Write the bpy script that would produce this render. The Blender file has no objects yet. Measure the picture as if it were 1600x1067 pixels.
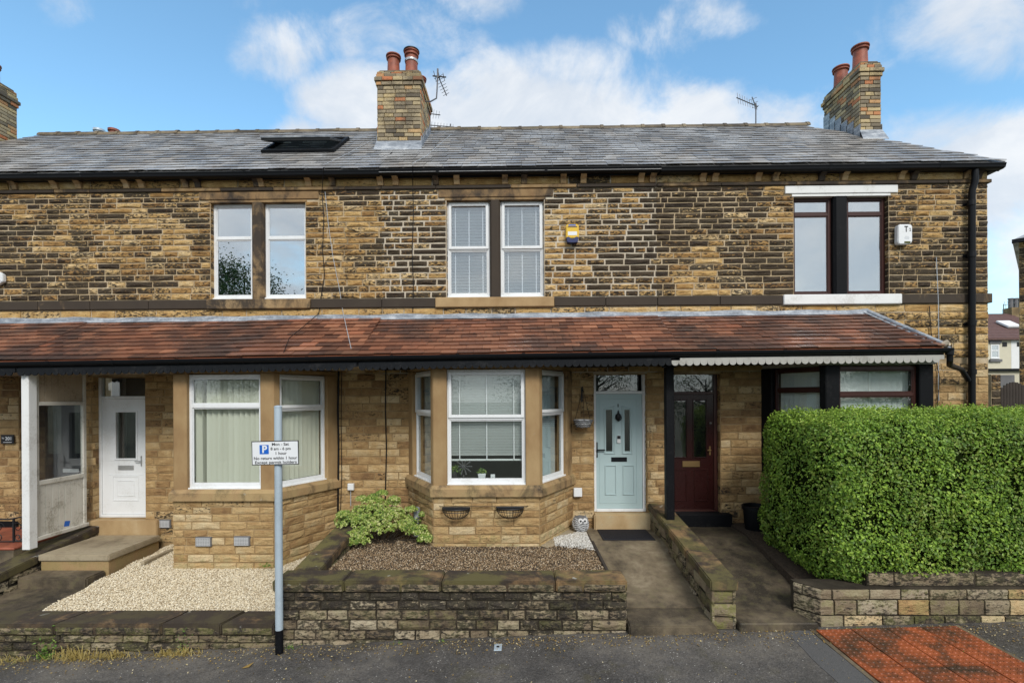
import bpy, bmesh, math, random
import numpy as np
from mathutils import Matrix, Vector, noise as mnoise

# ------------------------------------------------------------------ camera, sky, sun, exposure
SC = bpy.context.scene
F_PX, CX, CY, SH, DIST, EYE = 785.0, 800.0, 533.5, 86.5, 9.0, 2.9     # photograph pixels / metres
YAW, ROLL = math.radians(0.8), math.radians(0.3)
cam_d = bpy.data.cameras.new("camera")
cam_d.sensor_fit = 'HORIZONTAL'; cam_d.sensor_width = 36.0
cam_d.lens = F_PX / 1600 * 36.0
cam_d.shift_y = SH / 1600
cam_d.clip_start, cam_d.clip_end = 0.1, 3000
cam = bpy.data.objects.new("camera", cam_d)
SC.collection.objects.link(cam)
cam.matrix_world = (Matrix.Translation((0, -DIST, EYE)) @ Matrix.Rotation(YAW, 4, 'Z')
                    @ Matrix.Rotation(math.pi / 2, 4, 'X') @ Matrix.Rotation(-ROLL, 4, 'Z'))
SC.camera = cam

SUN_EL, SUN_AZ = math.radians(40), math.radians(162)      # azimuth clockwise from +Y: behind the camera, a little to the right
world = bpy.data.worlds.new("World"); SC.world = world; world.use_nodes = True
sun_d = bpy.data.lights.new("sun", 'SUN'); sun_d.energy = 1.5; sun_d.angle = math.radians(22); sun_d.color = (1.0, 0.955, 0.89)
sun = bpy.data.objects.new("sun", sun_d); SC.collection.objects.link(sun)
sun.rotation_euler = (math.pi / 2 - SUN_EL, 0, math.pi - SUN_AZ)
SC.view_settings.view_transform = 'Standard'; SC.view_settings.look = 'None'
SC.view_settings.gamma = 1.0; SC.view_settings.use_curve_mapping = False
SC.view_settings.exposure = 0.85
SC.cycles.use_denoising = True
SC.cycles.max_bounces = 6; SC.cycles.diffuse_bounces = 3; SC.cycles.glossy_bounces = 3
SC.cycles.transparent_max_bounces = 12; SC.cycles.caustics_reflective = False; SC.cycles.caustics_refractive = False

rnd = random.Random(11)
nrg = np.random.default_rng(5)

def at(px, py, Y):
    """World X, Z of the point that a photograph pixel shows on the plane at depth Y."""
    a = (px - CX) / F_PX; b = -(py - (CY + SH)) / F_PX
    c, s = math.cos(ROLL), math.sin(ROLL)
    a2, b2 = a * c + b * s, -a * s + b * c
    dx = a2 * math.cos(YAW) - math.sin(YAW); dy = a2 * math.sin(YAW) + math.cos(YAW)
    t = (Y + DIST) / dy
    return dx * t, EYE + b2 * t
def ax(px, Y, py=620): return at(px, py, Y)[0]
def az(py, Y, px=800): return at(px, py, Y)[1]

# ------------------------------------------------------------------ node helpers
class NT:
    def __init__(s, tree): s.t = tree; s.n = tree.nodes; s.l = tree.links
    def put(s, sock, v):
        if v is None: return
        if isinstance(v, bpy.types.NodeSocket): s.l.new(v, sock)
        else:
            if isinstance(v, (tuple, list)) and len(v) == 3 and sock.type == 'RGBA': v = (*v, 1)
            sock.default_value = v
    def node(s, typ, ins=None, **props):
        n = s.n.new(typ)
        for k, v in props.items(): setattr(n, k, v)
        for k, v in (ins or {}).items(): s.put(n.inputs[k], v)
        return n
    def m(s, op, a, b=None, c=None, clamp=False):
        n = s.node('ShaderNodeMath', operation=op, use_clamp=clamp)
        s.put(n.inputs[0], a); s.put(n.inputs[1], b); s.put(n.inputs[2], c)
        return n.outputs[0]
    def pos(s): return s.node('ShaderNodeNewGeometry').outputs['Position']
    def island(s): return s.node('ShaderNodeNewGeometry').outputs['Random Per Island']
    def scale(s, v, xyz):
        n = s.node('ShaderNodeVectorMath', operation='MULTIPLY'); s.put(n.inputs[0], v); n.inputs[1].default_value = xyz
        return n.outputs[0]
    def noise(s, vec, scale, detail=4, rough=0.55, dist=0.0):
        return s.node('ShaderNodeTexNoise', {'Vector': vec, 'Scale': scale, 'Detail': detail, 'Roughness': rough, 'Distortion': dist}).outputs['Fac']
    def ramp(s, fac, stops, interp='LINEAR'):
        n = s.node('ShaderNodeValToRGB'); n.color_ramp.interpolation = interp
        e = n.color_ramp.elements
        while len(e) < len(stops): e.new(0.5)
        for i, (p, c) in enumerate(stops):
            e[i].position = p; e[i].color = (*c, 1) if isinstance(c, (tuple, list)) else (c, c, c, 1)
        s.put(n.inputs[0], fac)
        return n.outputs[0]
    def mix(s, fac, a, b, mode='MIX'):
        n = s.node('ShaderNodeMix', data_type='RGBA', blend_type=mode)
        s.put(n.inputs[0], fac); s.put(n.inputs[6], a); s.put(n.inputs[7], b)
        return n.outputs[2]
    def step(s, v, lo, hi):
        n = s.node('ShaderNodeMapRange', interpolation_type='SMOOTHSTEP')
        s.put(n.inputs[0], v); s.put(n.inputs[1], lo); s.put(n.inputs[2], hi)
        return n.outputs[0]
    def bump(s, h, strength=0.4, dist=0.01):
        return s.node('ShaderNodeBump', {'Height': h, 'Strength': strength, 'Distance': dist}).outputs[0]

MATS = {}
def material(name, fn):
    m = bpy.data.materials.new(name); m.use_nodes = True
    nt = NT(m.node_tree); b = m.node_tree.nodes['Principled BSDF']
    fn(nt, b); MATS[name] = m
    return m
def setb(nt, b, **k):
    names = {'col': 'Base Color', 'rough': 'Roughness', 'metal': 'Metallic', 'nrm': 'Normal', 'spec': 'Specular IOR Level', 'coat': 'Coat Weight', 'sss': 'Subsurface Weight', 'trans': 'Transmission Weight'}
    for kk, v in k.items(): nt.put(b.inputs[names[kk]], v)

# ------------------------------------------------------------------ sky with clouds
def build_sky():
    nt = NT(world.node_tree); nt.n.clear()
    sky = nt.node('ShaderNodeTexSky', sky_type='NISHITA', sun_disc=False)
    sky.sun_elevation = SUN_EL; sky.sun_rotation = SUN_AZ
    sky.air_density = 1.0; sky.dust_density = 0.4; sky.ozone_density = 2.2
    d = nt.node('ShaderNodeTexCoord').outputs['Generated']
    sp = nt.node('ShaderNodeSeparateXYZ', {0: d})
    x, y, z = sp.outputs
    yy = nt.m('MAXIMUM', y, 0.05)
    u = nt.m('DIVIDE', x, yy); v = nt.m('DIVIDE', z, yy)
    # fractal cloud field over the whole sky, on a flattened cloud layer
    zz = nt.m('ADD', nt.m('MAXIMUM', z, 0.0), 0.22)
    lay = nt.node('ShaderNodeCombineXYZ', {0: nt.m('DIVIDE', x, zz), 1: nt.m('DIVIDE', y, zz), 2: 0.3}).outputs[0]
    big = nt.noise(lay, 0.9, 9, 0.56, 0.2)
    det = nt.noise(d, 7.0, 10, 0.62, 0.35)
    fine = nt.noise(d, 3.2, 8, 0.6, 0.5)
    field = None
    # the banks of cumulus the photograph shows: centre (px, py) and half sizes in pixels
    for (cx, cy, rx, ry, w) in [(840, 215, 330, 150, 1.0), (560, 150, 120, 75, .8), (1110, 205, 190, 90, .8), (900, 110, 120, 60, .7), (500, 215, 110, 50, .55),
                                (1560, 270, 230, 110, .85), (1620, 420, 120, 120, .55), (1545, 50, 150, 95, .62), (450, 80, 95, 60, .34), (620, 60, 160, 60, .34), (750, 5, 70, 40, .38), (1015, 62, 75, 45, .34), (1150, 40, 90, 40, .30), (100, 0, 60, 40, .3)]:
        a = nt.m('DIVIDE', nt.m('SUBTRACT', u, (cx - 811) / 785), rx / 785)
        b = nt.m('DIVIDE', nt.m('SUBTRACT', v, (620 - cy) / 785), ry / 785)
        r2 = nt.m('ADD', nt.m('MULTIPLY', a, a), nt.m('MULTIPLY', b, b))
        e = nt.m('MULTIPLY', nt.m('SUBTRACT', 1.0, nt.m('MINIMUM', r2, 1.6)), w)
        field = e if field is None else nt.m('MAXIMUM', field, e)
    front = nt.step(y, 0.05, 0.25)
    dens_f = nt.m('ADD', nt.m('MULTIPLY', field, 0.72), nt.m('MULTIPLY', nt.m('SUBTRACT', det, 0.5), 1.5))
    dens_f = nt.m('ADD', dens_f, nt.m('MULTIPLY', nt.m('SUBTRACT', fine, 0.5), 0.55))
    dens_b = nt.m('ADD', nt.m('MULTIPLY', nt.m('SUBTRACT', big, 0.24), 2.6), nt.m('MULTIPLY', nt.m('SUBTRACT', det, 0.5), 0.7))
    dens = nt.m('ADD', nt.m('MULTIPLY', dens_f, front), nt.m('MULTIPLY', dens_b, nt.m('SUBTRACT', 1.0, front)))
    cov = nt.step(dens, -0.06, 0.50)
    cov = nt.m('MULTIPLY', cov, 0.93)
    shade = nt.step(nt.noise(nt.scale(d, (1, 1, 1.8)), 4.5, 6, 0.6, 0.4), 0.35, 0.7)
    ccol = nt.mix(shade, (3.3, 3.6, 4.0), (4.55, 4.6, 4.65))
    skyc = nt.mix(1.0, sky.outputs[0], (1.06, 1.32, 1.24), 'MULTIPLY')
    col = nt.mix(cov, skyc, ccol)
    bg = nt.node('ShaderNodeBackground', {'Color': col, 'Strength': 0.12})
    out = nt.node('ShaderNodeOutputWorld', {'Surface': bg.outputs[0]})
build_sky()

# ------------------------------------------------------------------ materials
def m_sandstone(nt, b, stops=((0, (.185, .100, .040)), (.35, (.385, .225, .082)), (.62, (.54, .355, .145)), (1, (.68, .53, .31)))):
    p = nt.pos(); oi = nt.node('ShaderNodeObjectInfo')
    s = nt.node('ShaderNodeSeparateColor', {0: oi.outputs['Color']}); soot, hue, moss = s.outputs[:3]
    r = oi.outputs['Random']
    n1 = nt.noise(p, 7, 5); n2 = nt.noise(p, 48, 6, 0.65); ns = nt.noise(nt.scale(p, (5.5, 5.5, 17)), 1.9, 8, 0.72, 0.7)
    h = nt.m('ADD', hue, nt.m('ADD', nt.m('MULTIPLY', nt.m('SUBTRACT', n1, .5), .9), nt.m('MULTIPLY', nt.m('SUBTRACT', r, .5), .42)))
    base = nt.ramp(h, stops)
    base = nt.mix(nt.m('MULTIPLY', nt.step(n2, .5, .75), .35), base, (.13, .075, .035))
    nm = nt.noise(nt.scale(p, (1, 1, 1.6)), 19, 5, .6)
    f = nt.m('ADD', .5, nt.m('ADD', nt.m('ADD', nt.m('MULTIPLY', nt.m('SUBTRACT', ns, .5), 1.25), nt.m('MULTIPLY', nt.m('SUBTRACT', nm, .5), .9)), nt.m('ADD', nt.m('MULTIPLY', nt.m('SUBTRACT', soot, .5), .72), nt.m('MULTIPLY', nt.m('SUBTRACT', n2, .5), .30))))
    sf = nt.m('MULTIPLY', nt.step(f, .42, .60), .93)
    sc = nt.mix(nt.step(n2, .4, .7), (.018, .016, .015), (.055, .046, .036))
    c = nt.mix(sf, base, sc)
    mf = nt.m('MULTIPLY', nt.step(nt.m('ADD', n1, nt.m('MULTIPLY', nt.m('SUBTRACT', n2, .5), .6)), .40, .62), moss)
    c = nt.mix(mf, c, nt.mix(n2, (.10, .105, .025), (.25, .24, .08)))
    setb(nt, b, col=c, rough=.88, spec=.25, nrm=nt.bump(nt.m('ADD', nt.m('MULTIPLY', n2, .7), nt.m('ADD', ns, nm)), .8, .02))
material('sandstone', m_sandstone)
material('grey_sandstone', lambda nt, b: m_sandstone(nt, b, ((0, (.080, .060, .040)), (.35, (.180, .138, .090)), (.62, (.29, .232, .155)), (1, (.43, .37, .27)))))
material('honey_sandstone', lambda nt, b: m_sandstone(nt, b, ((0, (.20, .115, .055)), (.35, (.36, .225, .100)), (.62, (.49, .335, .160)), (1, (.62, .49, .30)))))

def m_dressed(nt, b):
    p = nt.pos(); oi = nt.node('ShaderNodeObjectInfo')
    s = nt.node('ShaderNodeSeparateColor', {0: oi.outputs['Color']}); soot, hue, moss = s.outputs[:3]
    n1 = nt.noise(nt.scale(p, (1, 1, .6)), 3.0, 6, .6); n2 = nt.noise(p, 60, 5, .65); ns = nt.noise(nt.scale(p, (3, 3, 2.2)), 1.0, 7, .65, .5)
    h = nt.m('ADD', hue, nt.m('MULTIPLY', nt.m('SUBTRACT', n1, .5), .9))
    base = nt.ramp(h, [(0, (.17, .095, .045)), (.4, (.31, .20, .095)), (.7, (.43, .30, .155)), (1, (.55, .44, .28))])
    base = nt.mix(nt.m('MULTIPLY', nt.step(n2, .5, .8), .22), base, (.12, .08, .045))
    f = nt.m('ADD', ns, nt.m('ADD', nt.m('SUBTRACT', soot, .5), nt.m('MULTIPLY', nt.m('SUBTRACT', n2, .5), .15)))
    sf = nt.m('MULTIPLY', nt.step(f, .40, .68), .92)
    c = nt.mix(sf, base, (.026, .023, .022))
    mf = nt.m('MULTIPLY', nt.step(nt.m('ADD', n1, nt.m('MULTIPLY', n2, .3)), .58, .74), moss)
    c = nt.mix(mf, c, (.20, .18, .055))
    li = nt.m('MULTIPLY', nt.step(nt.noise(p, 5.5, 3, .5, .3), .70, .74), nt.m('MULTIPLY', moss, 1.6, clamp=True))
    c = nt.mix(li, c, nt.mix(n2, (.34, .35, .30), (.62, .63, .58)))
    setb(nt, b, col=c, rough=.8, spec=.3, nrm=nt.bump(n2, .3, .006))
material('dressed_stone', m_dressed)

def mortar(a, bb, cc):
    def fn(nt, b):
        p = nt.pos(); n = nt.noise(p, 2.2, 6, .6); n2 = nt.noise(p, 70, 4)
        c = nt.ramp(nt.m('ADD', n, nt.m('MULTIPLY', nt.m('SUBTRACT', n2, .5), .3)), [(.3, a), (.5, bb), (.7, cc)])
        setb(nt, b, col=c, rough=.95, spec=.1, nrm=nt.bump(n2, .4, .006))
    return fn
material('mortar_pale', mortar((.36, .29, .20), (.52, .45, .35), (.62, .56, .46)))
material('mortar_mid', mortar((.20, .145, .08), (.42, .325, .205), (.58, .48, .34)))
material('mortar_dark', mortar((.10, .075, .045), (.21, .155, .085), (.34, .26, .15)))
material('mortar_honey', mortar((.19, .125, .06), (.31, .215, .11), (.41, .30, .17)))
material('mortar_black', mortar((.025, .021, .016), (.045, .038, .028), (.085, .07, .05)))

def paint(c, rough=.4, var=.12, bumpk=.0, dirt=None, dirtamt=.3, metal=0.0, spec=.4):
    def fn(nt, b):
        p = nt.pos(); n = nt.noise(p, 3, 6, .6); n2 = nt.noise(p, 30, 5, .65)
        col = nt.mix(nt.m('MULTIPLY', nt.step(n, .35, .7), var), c, tuple(v * .55 for v in c))
        if dirt: col = nt.mix(nt.m('MULTIPLY', nt.step(nt.m('ADD', n, nt.m('MULTIPLY', nt.m('SUBTRACT', n2, .5), .9)), .52, .72), dirtamt), col, dirt)
        setb(nt, b, col=col, rough=nt.m('ADD', rough, nt.m('MULTIPLY', nt.m('SUBTRACT', n2, .5), .2)), metal=metal, spec=spec)
        if bumpk: setb(nt, b, nrm=nt.bump(n2, bumpk, .004))
    return fn
material('white_plastic', paint((.78, .80, .81), .32, .10, .0, (.50, .48, .42), .22))
material('white_paint', paint((.76, .77, .76), .5, .12, .1, (.35, .32, .27), .25))
material('old_white_timber', paint((.60, .58, .52), .6, .3, .25, (.24, .21, .15), .55))
material('old_cream_timber', paint((.40, .33, .24), .65, .3, .25, (.16, .12, .08), .5))
material('brown_timber', paint((.050, .017, .013), .35, .3, .05))
material('grey_frame', paint((.055, .057, .06), .5, .2))
material('mahogany', paint((.024, .0045, .004), .3, .35, .05))
material('black_paint', paint((.006, .0065, .008), .5, .3, .12, (.04, .04, .04), .2, spec=.12))
material('black_plastic', paint((.006, .007, .009), .42, .2, spec=.2))
material('weathered_black', paint((.010, .0115, .014), .6, .3, .3, (.05, .05, .05), .3, spec=.12))
material('teal_paint', paint((.41, .525, .535), .35, .05))
material('iron', paint((.012, .012, .013), .5, .2, .2))
material('pale_grey_paint', paint((.40, .39, .36), .55, .2, .1, (.20, .18, .14), .35))
material('galvanised', paint((.47, .56, .63), .42, .2, .06, (.30, .36, .40), .3, metal=.25))
material('aluminium', paint((.13, .13, .14), .45, .2, metal=.5))
material('brass', paint((.34, .22, .10), .35, .2, metal=.8))
material('silver', paint((.55, .55, .55), .3, .1, metal=.8))
material('yellow_plastic', paint((.70, .45, .03), .4, .08))
material('navy_plastic', paint((.012, .022, .10), .35, .1))
material('sign_white', paint((.74, .76, .78), .4, .05))
material('sign_blue', paint((.010, .12, .52), .4, .03))
material('sign_black', paint((.012, .012, .014), .5, .05))
material('rubber_mat', paint((.012, .012, .018), .75, .2, .5))
material('grey_pipe', paint((.42, .46, .50), .45, .1))
def blind(c):
    def fn(nt, b):
        setb(nt, b, col=c, rough=.6, spec=.2)
        tl = nt.node('ShaderNodeBsdfTranslucent', {0: (*c, 1)})
        mx = nt.node('ShaderNodeMixShader', {0: .25, 1: b.outputs[0], 2: tl.outputs[0]})
        nt.l.new(mx.outputs[0], nt.n['Material Output'].inputs[0])
    return fn
material('blind_white', blind((.84, .88, .86)))
material('blind_cream', blind((.82, .82, .70)))
material('curtain_grey', paint((.33, .40, .42), .9, .2))
material('room_wall', paint((.22, .21, .20), .9, .2))
material('indoor_shade_and_dark', paint((.03, .03, .032), .9, .2))  # near-black for indoor pieces; also paints the shade of hall and skylight
material('render_cream', paint((.62, .58, .45), .85, .1))
material('render_white', paint((.76, .77, .77), .8, .08))
material('fence_timber', paint((.045, .035, .028), .85, .4, .5))
material('wicker_grey', paint((.16, .16, .165), .8, .4, .6))
material('owl_grey', paint((.52, .53, .54), .8, .3, .4))
material('owl_white', paint((.72, .72, .72), .7, .1))
material('screen_glass_dirty', paint((.10, .13, .14), .15, .2))

def schlick(nt, f0):
    g = nt.node('ShaderNodeNewGeometry'); d = nt.node('ShaderNodeVectorMath', {0: g.outputs['Incoming'], 1: g.outputs['Normal']}, operation='DOT_PRODUCT').outputs['Value']
    k = nt.m('POWER', nt.m('SUBTRACT', 1.0, nt.m('MINIMUM', nt.m('ABSOLUTE', d), 1.0)), 5.0)
    return nt.m('ADD', f0, nt.m('MULTIPLY', k, 1.0 - f0))
def m_glass(nt, b):
    tr = nt.node('ShaderNodeBsdfTransparent', {0: (.97, .99, .985, 1)})
    gl = nt.node('ShaderNodeBsdfGlossy', {0: (1, 1, 1, 1), 'Roughness': .004})
    mx = nt.node('ShaderNodeMixShader', {0: schlick(nt, .075), 1: tr.outputs[0], 2: gl.outputs[0]})
    nt.l.new(mx.outputs[0], nt.n['Material Output'].inputs[0]); nt.n.remove(b)
material('glass', m_glass)
def m_glass3(nt, b):
    tr = nt.node('ShaderNodeBsdfTransparent', {0: (.96, .98, .99, 1)})
    gl = nt.node('ShaderNodeBsdfGlossy', {0: (1, 1, 1, 1), 'Roughness': .004})
    mx = nt.node('ShaderNodeMixShader', {0: schlick(nt, .17), 1: tr.outputs[0], 2: gl.outputs[0]})
    nt.l.new(mx.outputs[0], nt.n['Material Output'].inputs[0]); nt.n.remove(b)
material('bright_glass', m_glass3)
def m_glass2(nt, b):
    tr = nt.node('ShaderNodeBsdfTransparent', {0: (.62, .70, .72, 1)})
    gl = nt.node('ShaderNodeBsdfGlossy', {0: (1, 1, 1, 1), 'Roughness': .004})
    mx = nt.node('ShaderNodeMixShader', {0: schlick(nt, .5), 1: tr.outputs[0], 2: gl.outputs[0]})
    nt.l.new(mx.outputs[0], nt.n['Material Output'].inputs[0]); nt.n.remove(b)
material('coated_glass', m_glass2)

def m_slate(nt, b):
    p = nt.pos(); isl = nt.island(); n = nt.noise(p, 1.1, 5, .6); n2 = nt.noise(p, 30, 5, .65); ns = nt.noise(nt.scale(p, (2.2, 1, 1)), 1.4, 5, .6)
    base = nt.ramp(isl, [(0, (.185, .180, .176)), (.45, (.245, .238, .230)), (.8, (.285, .275, .262)), (1, (.34, .318, .288))])
    base = nt.mix(nt.m('MULTIPLY', nt.step(ns, .5, .68), .5), base, (.20, .168, .140))
    base = nt.mix(nt.m('MULTIPLY', nt.step(nt.m('ADD', n, nt.m('MULTIPLY', nt.m('SUBTRACT', n2, .5), .7)), .46, .64), .6), base, (.46, .47, .48))  # broad pale patches paint a sky sheen into the slate colour
    ro = nt.m('ADD', .42, nt.m('ADD', nt.m('MULTIPLY', nt.m('SUBTRACT', isl, .5), .14), nt.m('MULTIPLY', nt.m('SUBTRACT', ns, .5), .8)), clamp=True)
    setb(nt, b, col=base, rough=ro, spec=.6, nrm=nt.bump(n2, .3, .006))
material('slate', m_slate)
def m_tile(nt, b):
    p = nt.pos(); oi = nt.node('ShaderNodeObjectInfo'); r = oi.outputs['Random']; sr = nt.node('ShaderNodeSeparateColor', {0: oi.outputs['Color']})
    n = nt.noise(p, .9, 5, .6); n2 = nt.noise(p, 26, 5, .65)
    v = nt.m('ADD', nt.m('MULTIPLY', r, .55), nt.m('MULTIPLY', n2, .45))
    base = nt.ramp(v, [(.1, (.10, .047, .034)), (.4, (.205, .084, .050)), (.62, (.31, .128, .072)), (.9, (.45, .215, .125))])
    base = nt.mix(nt.m('MULTIPLY', nt.step(nt.m('ADD', n, nt.m('MULTIPLY', nt.m('SUBTRACT', n2, .5), .5)), .48, .64), .7), base, (.050, .036, .032))
    base = nt.mix(sr.outputs[0], base, (.020, .019, .019))
    base = nt.mix(sr.outputs[1], base, (.36, .13, .07))
    setb(nt, b, col=base, rough=nt.m('ADD', .36, nt.m('MULTIPLY', nt.m('SUBTRACT', n, .5), .5)), spec=.5, nrm=nt.bump(n2, .35, .006))
material('porch_tile', m_tile)
def m_lead(nt, b):
    p = nt.pos(); n = nt.noise(nt.scale(p, (1, 1, 4)), 3, 6, .65); n2 = nt.noise(p, 25, 4)
    c = nt.ramp(nt.m('ADD', n, nt.m('MULTIPLY', nt.m('SUBTRACT', n2, .5), .3)), [(.3, (.11, .13, .16)), (.5, (.26, .29, .33)), (.7, (.50, .53, .56))])
    setb(nt, b, col=c, rough=.5, spec=.4, nrm=nt.bump(n, .4, .01))
material('lead', m_lead)
def m_pot(nt, b):
    p = nt.pos(); n = nt.noise(p, 6, 5); 
    c = nt.ramp(n, [(.3, (.15, .045, .028)), (.55, (.31, .085, .045)), (.75, (.38, .13, .075))])
    setb(nt, b, col=c, rough=.6)
material('terracotta', m_pot)
def m_brick(nt, b):
    p = nt.pos(); oi = nt.node('ShaderNodeObjectInfo'); r = oi.outputs['Random']
    n2 = nt.noise(p, 40, 5, .65); n = nt.noise(p, 2.0, 4)
    base = nt.ramp(r, [(.0, (.11, .095, .075)), (.2, (.26, .215, .15)), (.5, (.42, .345, .22)), (.75, (.54, .42, .22)), (.88, (.50, .27, .13)), (1, (.50, .18, .085))])
    base = nt.mix(nt.m('MULTIPLY', nt.step(nt.m('ADD', n, nt.m('MULTIPLY', nt.m('SUBTRACT', n2, .5), .6)), .45, .68), .65), base, (.085, .072, .058))
    setb(nt, b, col=base, rough=.9, spec=.2, nrm=nt.bump(n2, .4, .006))
material('chimney_brick', m_brick)

def m_asphalt(nt, b):
    p = nt.pos(); n = nt.noise(p, .8, 6, .6); n2 = nt.noise(p, 130, 3, .6); n3 = nt.noise(p, 11, 6, .7)
    c = nt.ramp(nt.m('ADD', n, nt.m('MULTIPLY', nt.m('SUBTRACT', n3, .5), .5)), [(.32, (.058, .054, .050)), (.5, (.094, .086, .078)), (.68, (.145, .129, .108))])
    vo = nt.node('ShaderNodeTexVoronoi', {'Vector': p, 'Scale': 62.0}); sp = nt.node('ShaderNodeSeparateColor', {0: vo.outputs['Color']})
    c = nt.mix(nt.m('MULTIPLY', nt.step(sp.outputs[0], .55, 1.0), .28), c, (.22, .205, .19))
    c = nt.mix(nt.m('MULTIPLY', nt.step(sp.outputs[1], .6, 1.0), .35), c, (.030, .028, .027))
    chips = nt.m('MULTIPLY', nt.step(sp.outputs[2], .975, .985), nt.step(vo.outputs['Distance'], .45, .3))
    c = nt.mix(nt.m('MULTIPLY', chips, .8), c, (.55, .53, .48))
    c = nt.mix(nt.m('MULTIPLY', nt.step(nt.noise(p, 2.3, 6, .65), .54, .68), .4), c, (.085, .076, .035))
    c = nt.mix(nt.m('MULTIPLY', nt.step(nt.noise(p, .9, 5, .6, .8), .53, .62), .35), c, (.040, .038, .037))
    wob = nt.node('ShaderNodeVectorMath', {0: p, 1: nt.node('ShaderNodeVectorMath', {0: nt.node('ShaderNodeTexNoise', {'Vector': p, 'Scale': 3.0, 'Detail': 5.0}).outputs['Color'], 1: (.35, .35, .35)}, operation='MULTIPLY').outputs[0]}, operation='ADD').outputs[0]
    ce = nt.node('ShaderNodeTexVoronoi', {'Vector': nt.scale(wob, (1, 1, 0)), 'Scale': .55}, feature='DISTANCE_TO_EDGE').outputs['Distance']
    crack = nt.m('MULTIPLY', nt.step(ce, .008, .003), nt.step(nt.noise(p, .6, 3), .45, .55))
    c = nt.mix(nt.m('MULTIPLY', crack, .28), c, (.018, .016, .013))
    setb(nt, b, col=c, rough=nt.m('ADD', .60, nt.m('MULTIPLY', nt.m('SUBTRACT', n, .5), 1.1)), spec=.4, nrm=nt.bump(nt.m('ADD', n2, nt.m('ADD', vo.outputs['Distance'], nt.m('MULTIPLY', crack, -.6))), .6, .007))
material('asphalt', m_asphalt)
def m_road(nt, b):
    p = nt.pos(); n2 = nt.noise(p, 130, 3, .6)
    setb(nt, b, col=nt.ramp(n2, [(.4, (.062, .061, .060)), (.7, (.14, .135, .13))]), rough=.85)
material('road_asphalt', m_road)
def m_concrete(nt, b):
    p = nt.pos(); oi = nt.node('ShaderNodeObjectInfo'); sr = nt.node('ShaderNodeSeparateColor', {0: oi.outputs['Color']})
    n = nt.noise(p, 1.3, 6, .62, .4); n2 = nt.noise(p, 110, 3, .6); n3 = nt.noise(p, 9, 6, .65)
    v = nt.m('ADD', n, nt.m('ADD', nt.m('MULTIPLY', nt.m('SUBTRACT', n3, .5), .45), nt.m('SUBTRACT', .5, sr.outputs[0])))
    c = nt.ramp(v, [(.25, (.030, .024, .016)), (.42, (.085, .066, .043)), (.58, (.175, .137, .088)), (.8, (.36, .30, .205))])
    c = nt.mix(nt.m('MULTIPLY', nt.step(n2, .58, .72), .5), c, (.24, .21, .16))
    c = nt.mix(nt.m('MULTIPLY', nt.step(n3, .5, .68), sr.outputs[2]), c, (.085, .085, .028))
    setb(nt, b, col=c, rough=nt.m('ADD', .5, nt.m('MULTIPLY', n, .4)), spec=.4, nrm=nt.bump(nt.m('ADD', n2, n3), .4, .006))
material('concrete', m_concrete)
def pebbles(stops):
    def fn(nt, b):
        setb(nt, b, col=nt.ramp(nt.island(), stops), rough=.75, spec=.3)
    return fn
material('cream_pebble', pebbles([(0, (.36, .27, .16)), (.2, (.60, .50, .34)), (.55, (.74, .65, .47)), (1, (.86, .80, .66))]))
material('brown_pebble', pebbles([(0, (.05, .034, .022)), (.3, (.17, .11, .06)), (.6, (.33, .225, .125)), (.85, (.50, .38, .24)), (1, (.64, .56, .43))]))
material('white_pebble', pebbles([(0, (.40, .38, .34)), (.4, (.66, .64, .59)), (1, (.85, .84, .80))]))
material('litter_leaf', pebbles([(0, (.13, .075, .02)), (.5, (.30, .20, .06)), (.8, (.42, .33, .14)), (1, (.52, .46, .33))]))
def m_soil(nt, b):
    p = nt.pos(); n = nt.noise(p, 30, 6, .65)
    setb(nt, b, col=nt.ramp(n, [(.3, (.020, .014, .009)), (.7, (.085, .058, .036))]), rough=.95, nrm=nt.bump(n, .6, .02))
material('soil', m_soil)
def m_creamground(nt, b):
    p = nt.pos(); n = nt.noise(p, 60, 5, .6)
    setb(nt, b, col=nt.ramp(n, [(.3, (.30, .23, .14)), (.7, (.64, .55, .39))]), rough=.9, nrm=nt.bump(n, .6, .02))
material('cream_ground', m_creamground)
def m_tactile(nt, b):
    p = nt.pos(); oi = nt.node('ShaderNodeObjectInfo'); r = oi.outputs['Random']
    n = nt.noise(p, 3.2, 6, .62, .3); n2 = nt.noise(p, 45, 5, .65)
    v = nt.m('ADD', n, nt.m('ADD', nt.m('MULTIPLY', nt.m('SUBTRACT', n2, .5), .35), nt.m('MULTIPLY', nt.m('SUBTRACT', r, .5), .08)))
    c = nt.ramp(v, [(.32, (.055, .032, .018)), (.44, (.15, .052, .022)), (.55, (.31, .078, .026)), (.8, (.42, .115, .042))])
    setb(nt, b, col=c, rough=.5, spec=.45, nrm=nt.bump(n2, .3, .004))
material('tactile_concrete', m_tactile)
def leafmat(stops, rough=.45, dead=0.0):
    def fn(nt, b):
        isl = nt.island(); p = nt.pos(); n = nt.noise(p, 2.2, 5, .65)
        v = nt.m('ADD', nt.m('MULTIPLY', isl, .70), nt.m('MULTIPLY', nt.m('SUBTRACT', n, .28), .75))
        c = nt.ramp(v, stops)
        if dead: c = nt.mix(nt.m('MULTIPLY', nt.step(nt.m('ADD', nt.noise(p, 1.6, 4, .6), nt.m('MULTIPLY', nt.m('SUBTRACT', isl, .5), .45)), .60, .68), dead), c, (.085, .065, .03))
        setb(nt, b, col=c, rough=rough, spec=.4)
        tl = nt.node('ShaderNodeBsdfTranslucent', {0: c})
        mx = nt.node('ShaderNodeMixShader', {0: .22, 1: b.outputs[0], 2: tl.outputs[0]})
        nt.l.new(mx.outputs[0], nt.n['Material Output'].inputs[0])
    return fn
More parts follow.
